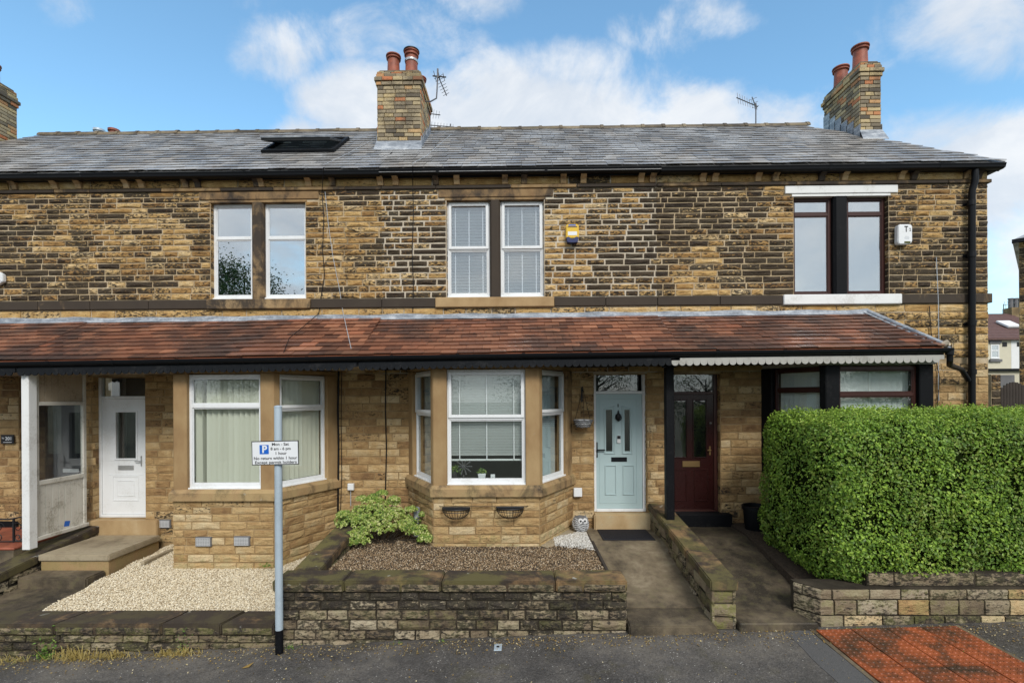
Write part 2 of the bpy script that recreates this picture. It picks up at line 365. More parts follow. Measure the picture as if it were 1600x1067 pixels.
material('hedge_leaf', leafmat([(.05, (.045, .095, .014)), (.35, (.13, .245, .028)), (.62, (.235, .385, .046)), (.85, (.36, .52, .07)), (1, (.50, .60, .13))], dead=.45))
material('young_hedge_leaf', leafmat([(.05, (.12, .22, .03)), (.5, (.27, .42, .05)), (1, (.46, .58, .10))]))
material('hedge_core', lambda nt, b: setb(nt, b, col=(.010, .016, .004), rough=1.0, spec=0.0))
material('shrub_leaf', leafmat([(.05, (.05, .11, .025)), (.2, (.12, .22, .045)), (.4, (.24, .36, .06)), (.65, (.42, .50, .12)), (.9, (.66, .66, .32))], .4))
material('weed_leaf', leafmat([(.1, (.05, .12, .015)), (.5, (.12, .24, .035)), (.9, (.24, .32, .06))], .5))
material('dry_grass', leafmat([(.1, (.26, .19, .05)), (.5, (.48, .37, .12)), (.8, (.56, .46, .20)), (1, (.30, .34, .08))], .6))
material('tree_leaf', leafmat([(.1, (.015, .035, .010)), (.5, (.035, .075, .018)), (.9, (.07, .12, .03))], .5))
material('bark', paint((.05, .038, .026), .9, .4, .5))
material('moss', paint((.085, .095, .022), .95, .4, .5))
material('grass', paint((.10, .105, .07), .95, .3, .4))
def m_farroof(nt, b):
    p = nt.pos(); n = nt.noise(p, 8, 5)
    setb(nt, b, col=nt.ramp(n, [(.3, (.090, .048, .043)), (.7, (.15, .082, .072))]), rough=.8)
material('far_roof_tile', m_farroof)

# ------------------------------------------------------------------ object helpers
COL = SC.collection
WM = {}
I4 = Matrix.Identity(4)
def link(o, parent=None, M=None):
    M = M.copy() if M is not None else I4.copy()
    COL.objects.link(o); o.matrix_basis = M
    if parent is not None:
        o.parent = parent; o.matrix_parent_inverse = WM[parent.name].inverted()
    WM[o.name] = M
    return o
def tag(o, label, cat=None, group=None, kind=None):
    if label: o['label'] = label
    if cat: o['category'] = cat
    if group: o['group'] = group
    if kind: o['kind'] = kind
    return o
def thing(name, label, cat, loc=(0, 0, 0), group=None):
    o = bpy.data.objects.new(name, None); o.empty_display_size = .2
    link(o, None, Matrix.Translation(loc))
    return tag(o, label, cat, group)
def rz(a): return Matrix.Rotation(a, 4, 'Z')
def T(x, y, z): return Matrix.Translation((x, y, z))

class MB:
    """Collects shapes; obj() links them as one mesh object."""
    def __init__(s): s.v = []; s.f = []
    def add(s, vs, fs):
        n = len(s.v); s.v += [tuple(p) for p in vs]; s.f += [tuple(i + n for i in f) for f in fs]; return s
    def box(s, x0, x1, y0, y1, z0, z1):
        return s.add([(x0, y0, z0), (x1, y0, z0), (x1, y1, z0), (x0, y1, z0), (x0, y0, z1), (x1, y0, z1), (x1, y1, z1), (x0, y1, z1)],
                     [(0, 3, 2, 1), (4, 5, 6, 7), (0, 1, 5, 4), (1, 2, 6, 5), (2, 3, 7, 6), (3, 0, 4, 7)])
    def hexa(s, lo, hi):
        """lo, hi: four corner points each, counter-clockwise seen from above."""
        return s.add(list(lo) + list(hi), [(0, 3, 2, 1), (4, 5, 6, 7), (0, 1, 5, 4), (1, 2, 6, 5), (2, 3, 7, 6), (3, 0, 4, 7)])
    def prism(s, poly, z0, z1):
        n = len(poly); a = sum(poly[i][0] * poly[(i + 1) % n][1] - poly[(i + 1) % n][0] * poly[i][1] for i in range(n))
        if a < 0: poly = poly[::-1]
        return s.add([(x, y, z0) for x, y in poly] + [(x, y, z1) for x, y in poly],
                     [tuple(range(n))[::-1], tuple(range(n, 2 * n))] + [(i, (i + 1) % n, n + (i + 1) % n, n + i) for i in range(n)])
    def prism_x(s, prof, x0, x1, dz=0.0):
        """prof: (y, z) outline swept from x0 to x1 (dz: rise over the run)."""
        n = len(prof); a = sum(prof[i][0] * prof[(i + 1) % n][1] - prof[(i + 1) % n][0] * prof[i][1] for i in range(n))
        if a < 0: prof = prof[::-1]
        return s.add([(x0, y, z) for y, z in prof] + [(x1, y, z + dz) for y, z in prof],
                     [tuple(range(n))[::-1], tuple(range(n, 2 * n))] + [(i, (i + 1) % n, n + (i + 1) % n, n + i) for i in range(n)])
    def prism_y(s, prof, y0, y1):
        """prof: (x, z) outline, given thickness from y0 to y1."""
        n = len(prof); a = sum(prof[i][0] * prof[(i + 1) % n][1] - prof[(i + 1) % n][0] * prof[i][1] for i in range(n))
        if a < 0: prof = prof[::-1]
        return s.add([(x, y0, z) for x, z in prof] + [(x, y1, z) for x, z in prof],
                     [tuple(range(n)), tuple(range(n, 2 * n))[::-1]] + [((i + 1) % n, i, n + i, n + (i + 1) % n) for i in range(n)])
    def tube(s, pts, r, n=8, cap=True):
        pts = [Vector(p) for p in pts]; rr = r if isinstance(r, (list, tuple)) else [r] * len(pts)
        base = len(s.v); up = None
        for i, p in enumerate(pts):
            d = (pts[min(i + 1, len(pts) - 1)] - pts[max(i - 1, 0)]).normalized()
            if up is None:
                up = Vector((0, 0, 1)) if abs(d.z) < .9 else Vector((1, 0, 0))
            a = d.cross(up).normalized(); up = a.cross(d).normalized()
            for k in range(n):
                t = 2 * math.pi * k / n
                s.v.append(tuple(p + (a * math.cos(t) + up * math.sin(t)) * rr[i]))
        for i in range(len(pts) - 1):
            for k in range(n):
                a0 = base + i * n + k; a1 = base + i * n + (k + 1) % n
                s.f.append((a0, a1, a1 + n, a0 + n))
        if cap:
            s.f.append(tuple(base + k for k in range(n))[::-1]); e = base + (len(pts) - 1) * n
            s.f.append(tuple(e + k for k in range(n)))
        return s
    def lathe(s, prof, c, n=20):
        """prof: (radius, height) pairs turned about the vertical through c."""
        base = len(s.v); cx, cy, cz = c
        for r, h in prof:
            for k in range(n):
                t = 2 * math.pi * k / n; s.v.append((cx + r * math.cos(t), cy + r * math.sin(t), cz + h))
        for i in range(len(prof) - 1):
            for k in range(n):
                a0 = base + i * n + k; a1 = base + i * n + (k + 1) % n
                s.f.append((a0, a1, a1 + n, a0 + n))
        s.f.append(tuple(base + k for k in range(n))[::-1]); e = base + (len(prof) - 1) * n
        s.f.append(tuple(e + k for k in range(n)))
        return s
    def mesh(s, name, mat, bevel=0, smooth=False, seg=1):
        me = bpy.data.meshes.new(name); me.from_pydata(s.v, [], s.f)
        if bevel:
            bm = bmesh.new(); bm.from_mesh(me)
            es = [e for e in bm.edges if len(e.link_faces) == 2 and e.calc_face_angle(0) > .5]
            bmesh.ops.bevel(bm, geom=es, offset=bevel, segments=seg, affect='EDGES', clamp_overlap=True)
            bm.to_mesh(me); bm.free()
        if smooth:
            me.polygons.foreach_set('use_smooth', [True] * len(me.polygons))
            me.set_sharp_from_angle(angle=math.radians(38))
        me.materials.append(MATS[mat]); me.update()
        return me
    def obj(s, name, mat, parent=None, M=None, bevel=0, smooth=False, seg=1, color=None):
        o = bpy.data.objects.new(name, s.mesh(name, mat, bevel, smooth, seg))
        if color: o.color = (*color, 1)
        return link(o, parent, M)
def inst(name, me, parent, M, color=None):
    o = bpy.data.objects.new(name, me)
    if color: o.color = (*color, 1)
    return link(o, parent, M)

# ------------------------------------------------------------------ stones
def stone_meshes(n, name, mat, rough, inset=.5, seed=1):
    r = random.Random(seed); out = []
    for _ in range(n):
        xs = [-.5, -.488, -.22 + r.uniform(-.1, .1), .16 + r.uniform(-.1, .1), .488, .5]
        zs = [-.5, -.455, -.15 + r.uniform(-.1, .1), .18 + r.uniform(-.1, .1), .455, .5]
        v = []
        for j, z in enumerate(zs):
            for i, x in enumerate(xs):
                if i in (0, 5) or j in (0, 5): v.append((x, .5, z))
                else:
                    ring = i in (1, 4) or j in (1, 4)
                    y = (-inset + r.uniform(-.25, .25) * rough) if ring else (-.95 + r.uniform(-.55, .4) * rough)
                    v.append((x + (r.uniform(-.012, .012) if ring else 0), y, z + r.uniform(-.035, .035) * (1 if not ring else .9)))
        f = [(j * 6 + i, j * 6 + i + 1, (j + 1) * 6 + i + 1, (j + 1) * 6 + i) for j in range(5) for i in range(5)]
        me = bpy.data.meshes.new(name); me.from_pydata(v, [], f); me.materials.append(MATS[mat]); out.append(me)
    return out
ROCK = stone_meshes(16, 'stone', 'sandstone', .8, .55, 3)
TOOLED = stone_meshes(8, 'stone', 'sandstone', .55, .6, 4)
ROCK_G = stone_meshes(10, 'stone', 'grey_sandstone', .9, .5, 6)
TOOLED_G = stone_meshes(8, 'stone', 'grey_sandstone', .6, .6, 7)
ROCK_H = stone_meshes(12, 'stone', 'honey_sandstone', .9, .5, 8)
TOOLED_H = stone_meshes(8, 'stone', 'honey_sandstone', .55, .6, 9)
BRICK = stone_meshes(4, 'brick', 'chimney_brick', .25, .8, 5)

def courses(z0, z1, n, grade=0.0, jit=.08):
    h = [1 + grade * (.5 - i / max(1, n - 1)) + rnd.uniform(-jit, jit) for i in range(n)]
    t = sum(h); z = [z0]
    for k in h: z.append(z[-1] + k / t * (z1 - z0))
    z[-1] = z1
    return z
def lay(parent, O, ang, L, zs, holes, wmin, wmax, depth, colf, joint=.014, meshes=None, name='stone', zslope=0.0, ends=None):
    """Coursed stones over a wall face: O start point (x, y), ang direction of the face, holes (u0, u1, z0, z1)."""
    meshes = meshes or ROCK
    ca, sa = math.cos(ang), math.sin(ang); made = []
    for k in range(len(zs) - 1):
        a, b = zs[k], zs[k + 1]; h = b - a
        cuts = sorted((u0, u1) for u0, u1, h0, h1 in holes if min(b, h1) - max(a, h0) > .35 * h)
        e0, e1 = ends(k) if ends else (0.0, 0.0)
        spans = []; c = e0; LL = L + e1
        for u0, u1 in cuts:
            if u0 > c: spans.append((c, min(u0, LL)))
            c = max(c, u1)
        if c < LL: spans.append((c, LL))
        for s0, s1 in spans:
            if s1 - s0 < .03: continue
            u = s0; first = True
            while u < s1 - 1e-4:
                w = rnd.uniform(wmin, wmax)
                if first: w *= rnd.uniform(.45, 1.0); first = False
                if s1 - (u + w) < wmin * .75: w = s1 - u
                if w > wmax * 1.25: w *= .5
                um, zm = u + w / 2, (a + b) / 2
                x, y = O[0] + ca * um, O[1] + sa * um
                jj = joint * rnd.uniform(.8, 1.25)
                M = T(x, y, zm + zslope * um) @ rz(ang) @ Matrix.Rotation(rnd.uniform(-.008, .008), 4, 'Y') @ Matrix.Diagonal((max(.02, w - jj), depth * rnd.uniform(.7, 1.35), max(.02, h - jj), 1))
                made.append(inst(name, rnd.choice(meshes), parent, M, colf(x, zm)))
                u += w
    return made
def fbm(x, z, s=1.0, o=0.0): return mnoise.fractal(Vector((x * s + o, z * s, o * .37)), 1.0, 2.0, 3)
def cl(v): return max(0.0, min(1.0, v))

# ------------------------------------------------------------------ the terrace: shared levels
Z_SILL0, Z_SILL1, Z_LIN0, Z_LIN1 = 4.50, 4.68, 6.44, 6.605
Z_STR0, Z_STR1, Z_EAVE = 6.625, 6.685, 6.90
Y_GUT, Y_PG = -.22, -1.42
PGZ = lambda x: 3.560 + .0105 * x if x < 0 else 3.560 + .006 * x        # porch gutter top
PTZ = lambda x: 4.305 + .0035 * x                                         # porch roof top line at the house wall
X_FAR, X_LC, X_CR, X_END = -7.74, -2.45, 2.47, ax(1543, 0, 400)
X_START = -12.9
RIDGE_Y, RIDGE_Z = 2.4, 8.95
RX0, RX1 = ax(66, 2.4, 208), ax(1255, 2.4, 192)
EX1 = X_END + .10; EX0 = X_START - .1
SLOPE_DZ = (RIDGE_Z - Z_EAVE) / (RIDGE_Y - Y_GUT)
def roof_z(y): return Z_EAVE + (y - Y_GUT) * SLOPE_DZ

def upper_colf(x, z):
    """(soot, hue, moss) of an upper wall stone."""
    s = (.57 if x > -1.2 else .64) + .38 * fbm(x, z * 1.3, .75, 3) + rnd.uniform(-.30, .26)
    if x > 2.45 and x < 4.7: s += .10
    if x > 6.5: s += .10
    if -3.6 < x < -1.4: s -= .07
    if abs(x - 2.5) < .28 and z > 5.5: s += .42
    if z > 6.3: s += .04
    return (cl(s), cl(.46 + rnd.uniform(-.2, .25)), 0)
def lower_colf(x, z):
    s = .18 + .2 * fbm(x, z, .8, 9) + (rnd.uniform(.08, .26) if rnd.random() < .16 else rnd.uniform(-.1, .08))
    if z < 1.5: s += .14 * (1.5 - z)
    return (cl(s), cl(.50 + rnd.uniform(-.22, .22)), cl(.7 - z) * .5)

def wall_mesh(x0, x1, z0, z1, holes, y0, y1):
    mb = MB(); xs = sorted({x0, x1, *[min(max(h[0], x0), x1) for h in holes], *[min(max(h[1], x0), x1) for h in holes]})
    for a, b in zip(xs, xs[1:]):
        m = (a + b) / 2; z = z0
        for h in sorted(h for h in holes if h[0] < m < h[1]) if False else sorted([h for h in holes if h[0] < m < h[1]], key=lambda q: q[2]):
            if h[2] > z: mb.box(a, b, y0, y1, z, h[2])
            z = max(z, h[3])
        if z < z1: mb.box(a, b, y0, y1, z, z1)
    return mb

# ------------------------------------------------------------------ windows
def window(parent, M, w, h, transom=None, fmat='white_plastic', glass='glass', fr=.055, opener=True, name='window', gap=False):
    """Casement: outer frame with a transom (height from the top), an opening sash above, a fixed light below. Local x right, z up, outside towards -y."""
    mb = MB(); d0, d1 = 0, .07
    mb.box(0, fr, d0, d1, 0, h).box(w - fr, w, d0, d1, 0, h).box(fr, w - fr, d0, d1, 0, fr * 1.15).box(fr, w - fr, d0, d1, h - fr, h)
    if transom: mb.box(fr, w - fr, d0, d1, h - transom - fr * .5, h - transom + fr * .5)
    win = mb.obj(name, fmat, parent, M, bevel=.005)
    lights = [(fr, w - fr, fr * 1.15, (h - transom - fr * .5) if transom else h - fr, False)]
    if transom: lights.append((fr, w - fr, h - transom + fr * .5, h - fr, opener))
    for (a, b, c, d, op) in lights:
        q = .032; ps = MB()
        if op:
            q = .05; y0 = -.022
            e = .022
            ps.box(a - e, a + q - e, y0, .03, c - e, d + e).box(b - q + e, b + e, y0, .03, c - e, d + e).box(a + q - e, b - q + e, y0, .03, c - e, c + q - e).box(a + q - e, b - q + e, y0, .03, d - q + e, d + e)
            q -= e
        else:
            q = .018; y0 = .012
            ps.box(a, a + q, y0, .04, c, d).box(b - q, b, y0, .04, c, d).box(a + q, b - q, y0, .04, c, c + q).box(a + q, b - q, y0, .04, d - q, d)
        sash = ps.obj('sash', fmat, win, M, bevel=.004)
        MB().box(a + q, b - q, .022, .028, c + q, d - q).obj('pane', glass, win, M)
    if fmat == 'white_plastic':
        MB().box(-.01, w + .01, -.045, .0, -.03, .012).obj('sill', fmat, win, M, bevel=.006)
    return win

def venetian(label, M, w, h, pitch=.042, tilt=.80, group=None, cat='blind', bottom=True):
    t = thing('venetian_blind', label, cat, M.translation, group)
    MB().box(0, w, -.02, .02, h - .04, h).obj('headrail', 'blind_white', t, M)
    mb = MB(); n = int((h - .06) / pitch); cc, ss = -math.cos(tilt) * .024, math.sin(tilt) * .024
    for i in range(n):
        z = h - .06 - i * pitch
        mb.add([(0, -cc, z - ss), (w, -cc, z - ss), (w, cc, z + ss), (0, cc, z + ss), (0, -cc, z - ss + .002), (w, -cc, z - ss + .002), (w, cc, z + ss + .002), (0, cc, z + ss + .002)],
               [(0, 3, 2, 1), (4, 5, 6, 7), (0, 1, 5, 4), (1, 2, 6, 5), (2, 3, 7, 6), (3, 0, 4, 7)])
    tag(mb.obj('slats', 'blind_white', t, M), None, None, None, 'stuff')
    for f in (.13, .5, .87):
        MB().box(w * f - .008, w * f + .008, -.030, -.027, 0, h - .04).obj('ladder_tape', 'white_plastic', t, M)
    if bottom: MB().box(0, w, -.02, .02, -.015, .012).obj('bottom_rail', 'blind_white', t, M, bevel=.004)
    return t
def vertical_blind(label, M, w, h, mat='blind_cream', pitch=.089, broken=(), turn=.62):
    t = thing('vertical_blind', label, 'blind', M.translation, 'vertical blinds')
    MB().box(0, w, -.02, .02, h - .035, h).obj('headrail', 'white_plastic', t, M)
    n = int(w / pitch) + 1
    me = MB().box(-.052, .052, -.0015, .0015, 0, 1).mesh('vane', mat)
    for i in range(n):
        x = (i + .5) * pitch; a = turn + rnd.uniform(-.1, .1)
        sw = rnd.uniform(-.006, .006)
        if i in broken: a += rnd.uniform(.7, 1.0)
        inst('vane', me, t, M @ T(min(x, w - .04), 0, .02) @ Matrix.Rotation(sw, 4, 'Y') @ rz(a) @ Matrix.Diagonal((1, 1, h - .06, 1)))
    return t

# ------------------------------------------------------------------ roof slates
def slates(mb, O, U, S, N, Slen, lo, hi, expo=.185, w0=.27):
    O, U, S, N = Vector(O), Vector(U), Vector(S), Vector(N); rows = int(Slen / expo) + 1
    for r in range(rows):
        s0 = r * expo; s1 = min(s0 + expo * 1.35, Slen + .02)
        w = w0 * (1.12 - .3 * r / rows)
        a0, b0, a1, b1 = lo(s0), hi(s0), lo(s1), hi(s1)
        a, b = min(a0, a1), max(b0, b1)
        u = a - rnd.uniform(0, w)
        while u < b:
            ww = w * rnd.uniform(.8, 1.2); x0, x1 = u + .003, u + ww - .003; u += ww
            if x1 < max(a0, a1) + .02 or x0 > min(b0, b1) - .02: 
                continue
            l0, l1 = max(x0, a0), min(x1, b0); t0, t1 = max(x0, a1), min(x1, b1)
            if l1 - l0 < .02 or t1 - t0 < .005: t0, t1 = (l0, l0 + .005) if t1 - t0 < .005 and l0 > (a + b) / 2 else (max(t0, l0), max(t0, l0) + .01) if t1 - t0 < .005 else (t0, t1)
            if l1 - l0 < .02: continue
            lift = .020 + rnd.uniform(0, .008); js = rnd.uniform(-.012, .010); th = .009
            def P(x, s, n): return O + U * x + S * s + N * n
            lo4 = [P(l0, s0 + js, lift), P(l1, s0 + js + rnd.uniform(-.004, .004), lift + rnd.uniform(-.003, .004)), P(t1, s1, .003), P(t0, s1, .003)]
            mb.hexa(lo4, [p + N * th for p in lo4])
    return mb

# ------------------------------------------------------------------ the houses
HG = 'terraced houses'
def make_house(label, x0, x1, base):
    return thing('terraced_house', label, 'house', ((x0 + x1) / 2, .0, base), HG)
far_house = make_house('far left end of the stone terrace, number 201, behind the white timber porch screen', X_START, X_FAR, .4)
left_house = make_house('stone terraced house with plain white front door and cream vertical blinds in the bay', X_FAR, X_LC, .4)
mid_house = make_house('stone terraced house with pale teal front door and white venetian blinds, in the middle', X_LC, X_CR, .5)
right_house = make_house('stone end terraced house with dark red door and white painted lintel and sill', X_CR, X_END, .5)
HOUSES = [far_house, left_house, mid_house, right_house]
HX = [(X_START, X_FAR), (X_FAR, X_LC), (X_LC, X_CR), (X_CR, X_END)]

Y_DOOR = .10
# openings: upper windows (outer frame pixels), doors, bays
UPW = {1: [(334, 397), (415, 481)], 2: [(699, 766), (782, 850)], 3: [(1236, 1299), (1320, 1383)]}
def door_hole(p0, p1, py0, py1, Y): return (ax(p0, Y, 700), ax(p1, Y, 700), az(py1, Y, (p0 + p1) / 2), az(py0, Y, (p0 + p1) / 2))
DOORS = {1: door_hole(154, 236, 584, 808, .14), 2: door_hole(927, 1009, 574, 799, .08), 3: door_hole(1043, 1122, 570, 800, .10)}
DOORS[0] = (ax(30, 0, 700), X_FAR - .12, .62, 3.4)
BAY_P = 1.15
BAYS = {}
def bay_def(i, fl, fr, run, dz, base): BAYS[i] = dict(fl=fl, fr=fr, wl=fl - run, wr=fr + run, dz=dz, base=base)
bay_def(1, ax(271, -BAY_P, 760), ax(428, -BAY_P, 760), .60, -.055, .10)
bay_def(2, ax(677, -BAY_P, 760), ax(843, -BAY_P, 760), .64, 0, .45)
bay_def(3, ax(1291, -BAY_P, 620), ax(1459, -BAY_P, 620), .46, .015, .45)

ZS_UP = courses(Z_SILL1, Z_LIN0, 17, .22, .05)[:-1] + courses(Z_LIN0, Z_STR0, 2)
ZS_LOW = courses(.30, 3.46, 23, .12, .05)
TOOTH = {x: [random.Random(int(x * 100) + k).uniform(-.16, .16) * (.4 if x == X_FAR else 1) for k in range(40)] for x in (X_FAR, X_LC, X_CR)}
def tooth(x0, x1): return lambda k: (TOOTH[x0][k] if x0 in TOOTH else 0.0, TOOTH[x1][k] if x1 in TOOTH else 0.0)
UPPER_MORTAR = ['mortar_mid', 'mortar_mid', 'mortar_pale', 'mortar_mid']
for i, (h, (x0, x1)) in enumerate(zip(HOUSES, HX)):
    # ---- upper wall with its stones
    holes = []
    if i in UPW:
        w = UPW[i]; holes = [(ax(w[0][0], .09, 400), ax(w[1][1], .09, 400), Z_SILL1, Z_LIN0)]
    uw = wall_mesh(x0, x1, 3.3, Z_EAVE - .02, holes, 0, .3).obj('upper_wall', UPPER_MORTAR[i], h)
    sx0 = x0 if i else -10.6
    hh = [(a - sx0, b - sx0, c, d) for a, b, c, d in holes]
    if i in UPW:
        l0, l1 = {1: (312, 498), 2: (685, 864), 3: (1226, 1402)}[i]
        lx0, lx1 = ax(l0, 0, 300), ax(l1, 0, 300)
        hh.append((lx0 - sx0, lx1 - sx0, Z_LIN0, Z_STR0))
    jt = .024 if i == 2 else .020
    lay(uw, (sx0, 0), 0, x1 - sx0, ZS_UP, hh, .20, .52, .021, upper_colf, joint=jt, ends=tooth(x0, x1))
    # frieze under the gutter, string course, sill band, course under the band
    lay(uw, (sx0, 0), 0, x1 - sx0, [Z_STR1, Z_EAVE - .02], [], .6, 1.4, .022, lambda x, z: (cl(.34 + .3 * fbm(x, z, 1.1, 4) + rnd.uniform(-.15, .15)), .55, 0), name='frieze_stone')
    lay(uw, (sx0, 0), 0, x1 - sx0, [PTZ(x0) + .05, Z_SILL0], [], .35, .75, .022, lambda x, z: (cl(.26 + .25 * fbm(x, z, 1, 2) + rnd.uniform(-.1, .2)), .6, 0))
    if i == 3:
        zs = courses(3.55, PTZ(x0) + .05, 6, 0, .05)
        lay(uw, (6.05, 0), 0, x1 - 6.05, zs, [], .25, .6, .03, lambda x, z: (cl(.40 + .3 * fbm(x, z, .8, 2) + rnd.uniform(-.28, .22)), .58, 0))
    band = thing if False else None
    u = sx0
    while u < x1 - .05:
        w = rnd.uniform(.95, 1.35)
        if x1 - (u + w) < .5: w = x1 - u
        MB().box(u + .004, u + w - .004, -.045, .02, Z_STR0, Z_STR1).obj('string_stone', 'dressed_stone', uw, None, bevel=.008, color=(cl(.62 + rnd.uniform(-.2, .25)), .45, 0))
        u += w
    u = sx0
    sill_span = None
    if i in UPW:
        s0, s1 = {1: (322, 484), 2: (680, 866), 3: (1225, 1410)}[i]
        sill_span = (ax(s0, -.07, 470), ax(s1, -.07, 470))
    spans = [(sx0, sill_span[0]), (sill_span[1], x1)] if sill_span else [(sx0, x1)]
    for a, b in spans:
        n = max(1, round((b - a) / 1.05))
        for k in range(n):
            c, d = a + (b - a) * k / n, a + (b - a) * (k + 1) / n
            MB().box(c + .004, d - .004, -.042, .02, Z_SILL0 + .012, Z_SILL1 - .006).obj('band_stone', 'dressed_stone', uw, None, bevel=.008, color=(cl(.80 + rnd.uniform(-.12, .15)), .45, 0))
    if sill_span:
        MB().box(sill_span[0], sill_span[1], -.075, .09, Z_SILL0, Z_SILL1 - .002).obj('window_sill', 'white_paint' if i == 3 else 'dressed_stone', h, None, bevel=.012, color=(.55 if i == 1 else .26, .55, 0))
        MB().box(lx0, lx1, -.025, .09, Z_LIN0 + .035, Z_STR0 - .012).obj('lintel', 'white_paint' if i == 3 else 'dressed_stone', h, None, bevel=.008, color=(.52, .30, 0))
        MB().box(holes[0][0] - .03, holes[0][1] + .03, -.008, .09, Z_LIN0 - .01, Z_LIN0 + .034).obj('lintel_soffit', 'white_paint' if i == 3 else 'dressed_stone', h, None, color=(.5, .4, 0))
        w = UPW[i]
        m0, m1 = ax(w[0][1], .09, 400), ax(w[1][0], .09, 400)
        MB().prism([(m0 - .004, .16), (m0 - .004, .03), (m0 + .03, -.012), (m1 - .03, -.012), (m1 + .004, .03), (m1 + .004, .16)], Z_SILL1 - .002, Z_LIN0 - .01).obj('mullion', 'black_paint' if i == 3 else 'dressed_stone', h, None, color=(.78 if i == 2 else .62, .45, 0))
        # stone jambs of the opening
        for (px, a) in ((holes[0][0], math.pi / 2), (holes[0][1], -math.pi / 2)):
            O = (px, 0.0) if a > 0 else (px, .11)
            lay(uw, O, a, .11, ZS_UP[:-2], [], .2, .3, .006, upper_colf, joint=.01, name='jamb_stone')

# ---- upper windows, rooms, blinds
for i in (1, 2, 3):
    h = HOUSES[i]
    for k, (p0, p1) in enumerate(UPW[i]):
        wx0, wx1 = ax(p0, .09, 400), ax(p1, .09, 400)
        if i == 3:
            window(h, T(wx0, .09, Z_SILL1), wx1 - wx0, Z_LIN0 - Z_SILL1, .30, 'brown_timber', 'coated_glass', .06, False)
        else:
            window(h, T(wx0, .09, Z_SILL1 + .03), wx1 - wx0, Z_LIN0 - Z_SILL1 - .04, .62 if i == 1 else .86, 'white_plastic', 'coated_glass' if i == 1 else 'bright_glass', .05, i == 2)
        if i == 2:
            venetian(f"white venetian blind in the {'left' if k == 0 else 'right'} upstairs window of the middle house", T(wx0 + .05, .19, Z_SILL1 + .05), wx1 - wx0 - .1, Z_LIN0 - Z_SILL1 - .09, .056, group='venetian blinds')
for i, (h, (x0, x1)) in enumerate(zip(HOUSES, HX)):
    if i == 0: continue
    for (z0, z1, y1) in ((.35, 3.42, 3.2), (4.15, 6.75, 3.0)):
        mb = MB(); a, b = x0 + .12, x1 - .12
        mb.add([(a, .302, z0), (b, .302, z0), (b, y1, z0), (a, y1, z0), (a, .302, z1), (b, .302, z1), (b, y1, z1), (a, y1, z1)], [(0, 1, 2, 3), (4, 7, 6, 5), (1, 5, 6, 2), (2, 6, 7, 3), (3, 7, 4, 0)])
        mb.obj('room_lining', 'room_wall', h)
MB().box(5.0, 6.6, .30, .31, 4.7, 6.4).obj('pale_backing', 'curtain_grey', right_house)  # unseen grey sheet added behind the upstairs panes to make them paler

# ---- lower walls
LOWER_MORTAR = ['mortar_honey', 'mortar_honey', 'mortar_honey', 'mortar_honey']
for i, (h, (x0, x1)) in enumerate(zip(HOUSES, HX)):
    holes = [DOORS[i]]
    if i in BAYS:
        b = BAYS[i]; holes.append((b['wl'] + .06, b['wr'] - .06, .0, 3.30))
    holes[0] = (holes[0][0], holes[0][1], holes[0][2] if i in (2, 3) else holes[0][2], min(holes[0][3], 3.29))
    lw = wall_mesh(x0, x1, -.3, 3.3, holes, 0, .3).obj('lower_wall', LOWER_MORTAR[i], h)
    sx0 = x0 if i else -9.9
    hh = [(a - sx0, b2 - sx0, c if k else 0, d) for k, (a, b2, c, d) in enumerate(holes)]
    zb = {0: .64, 1: .30, 2: .50, 3: .58}[i]
    zs = [z for z in ZS_LOW if z >= zb - .08]; k0 = len(ZS_LOW) - len(zs)
    lay(lw, (sx0, 0), 0, x1 - sx0, zs, hh, .24, .50, .017, lower_colf, joint=.014, meshes=ROCK_H if i != 3 else TOOLED_H + ROCK_H[:4], ends=lambda k, q=tooth(x0, x1): q(k + k0))
    d = holes[0]
    for (px, a) in ((d[0], math.pi / 2), (d[1], -math.pi / 2)):
        O = (px, 0.0) if a > 0 else (px, .16)
        lay(lw, O, a, .16, zs, [(-.1, .5, -1, d[2])], .2, .3, .008, lower_colf, joint=.01, name='jamb_stone', meshes=TOOLED_H)
# gable end of the terrace, its stones, and the back of the row
gw = MB().box(X_END - .3, X_END - .001, .302, 5.2, -.3, Z_EAVE - .02).obj('gable_wall', 'mortar_mid', right_house)
lay(gw, (X_END, .0), math.pi / 2, 5.2, courses(.3, 6.6, 22), [], .5, .9, .02, upper_colf, name='stone')
MB().box(X_START, X_END - .301, 4.9, 5.2, -.3, Z_EAVE - .02).obj('rear_wall', 'mortar_mid', mid_house)
MB().box(X_END - .2, X_END + .045, -.047, 5.2, Z_STR0 + .003, Z_STR1 + .003).obj('string_stone', 'dressed_stone', gw, None, bevel=.008, color=(.6, .45, 0))
MB().box(X_END - .25, X_END + .045, -.046, .6, Z_SILL0 + .014, Z_SILL1 - .004).obj('band_stone', 'dressed_stone', gw, None, bevel=.008, color=(.6, .5, 0))

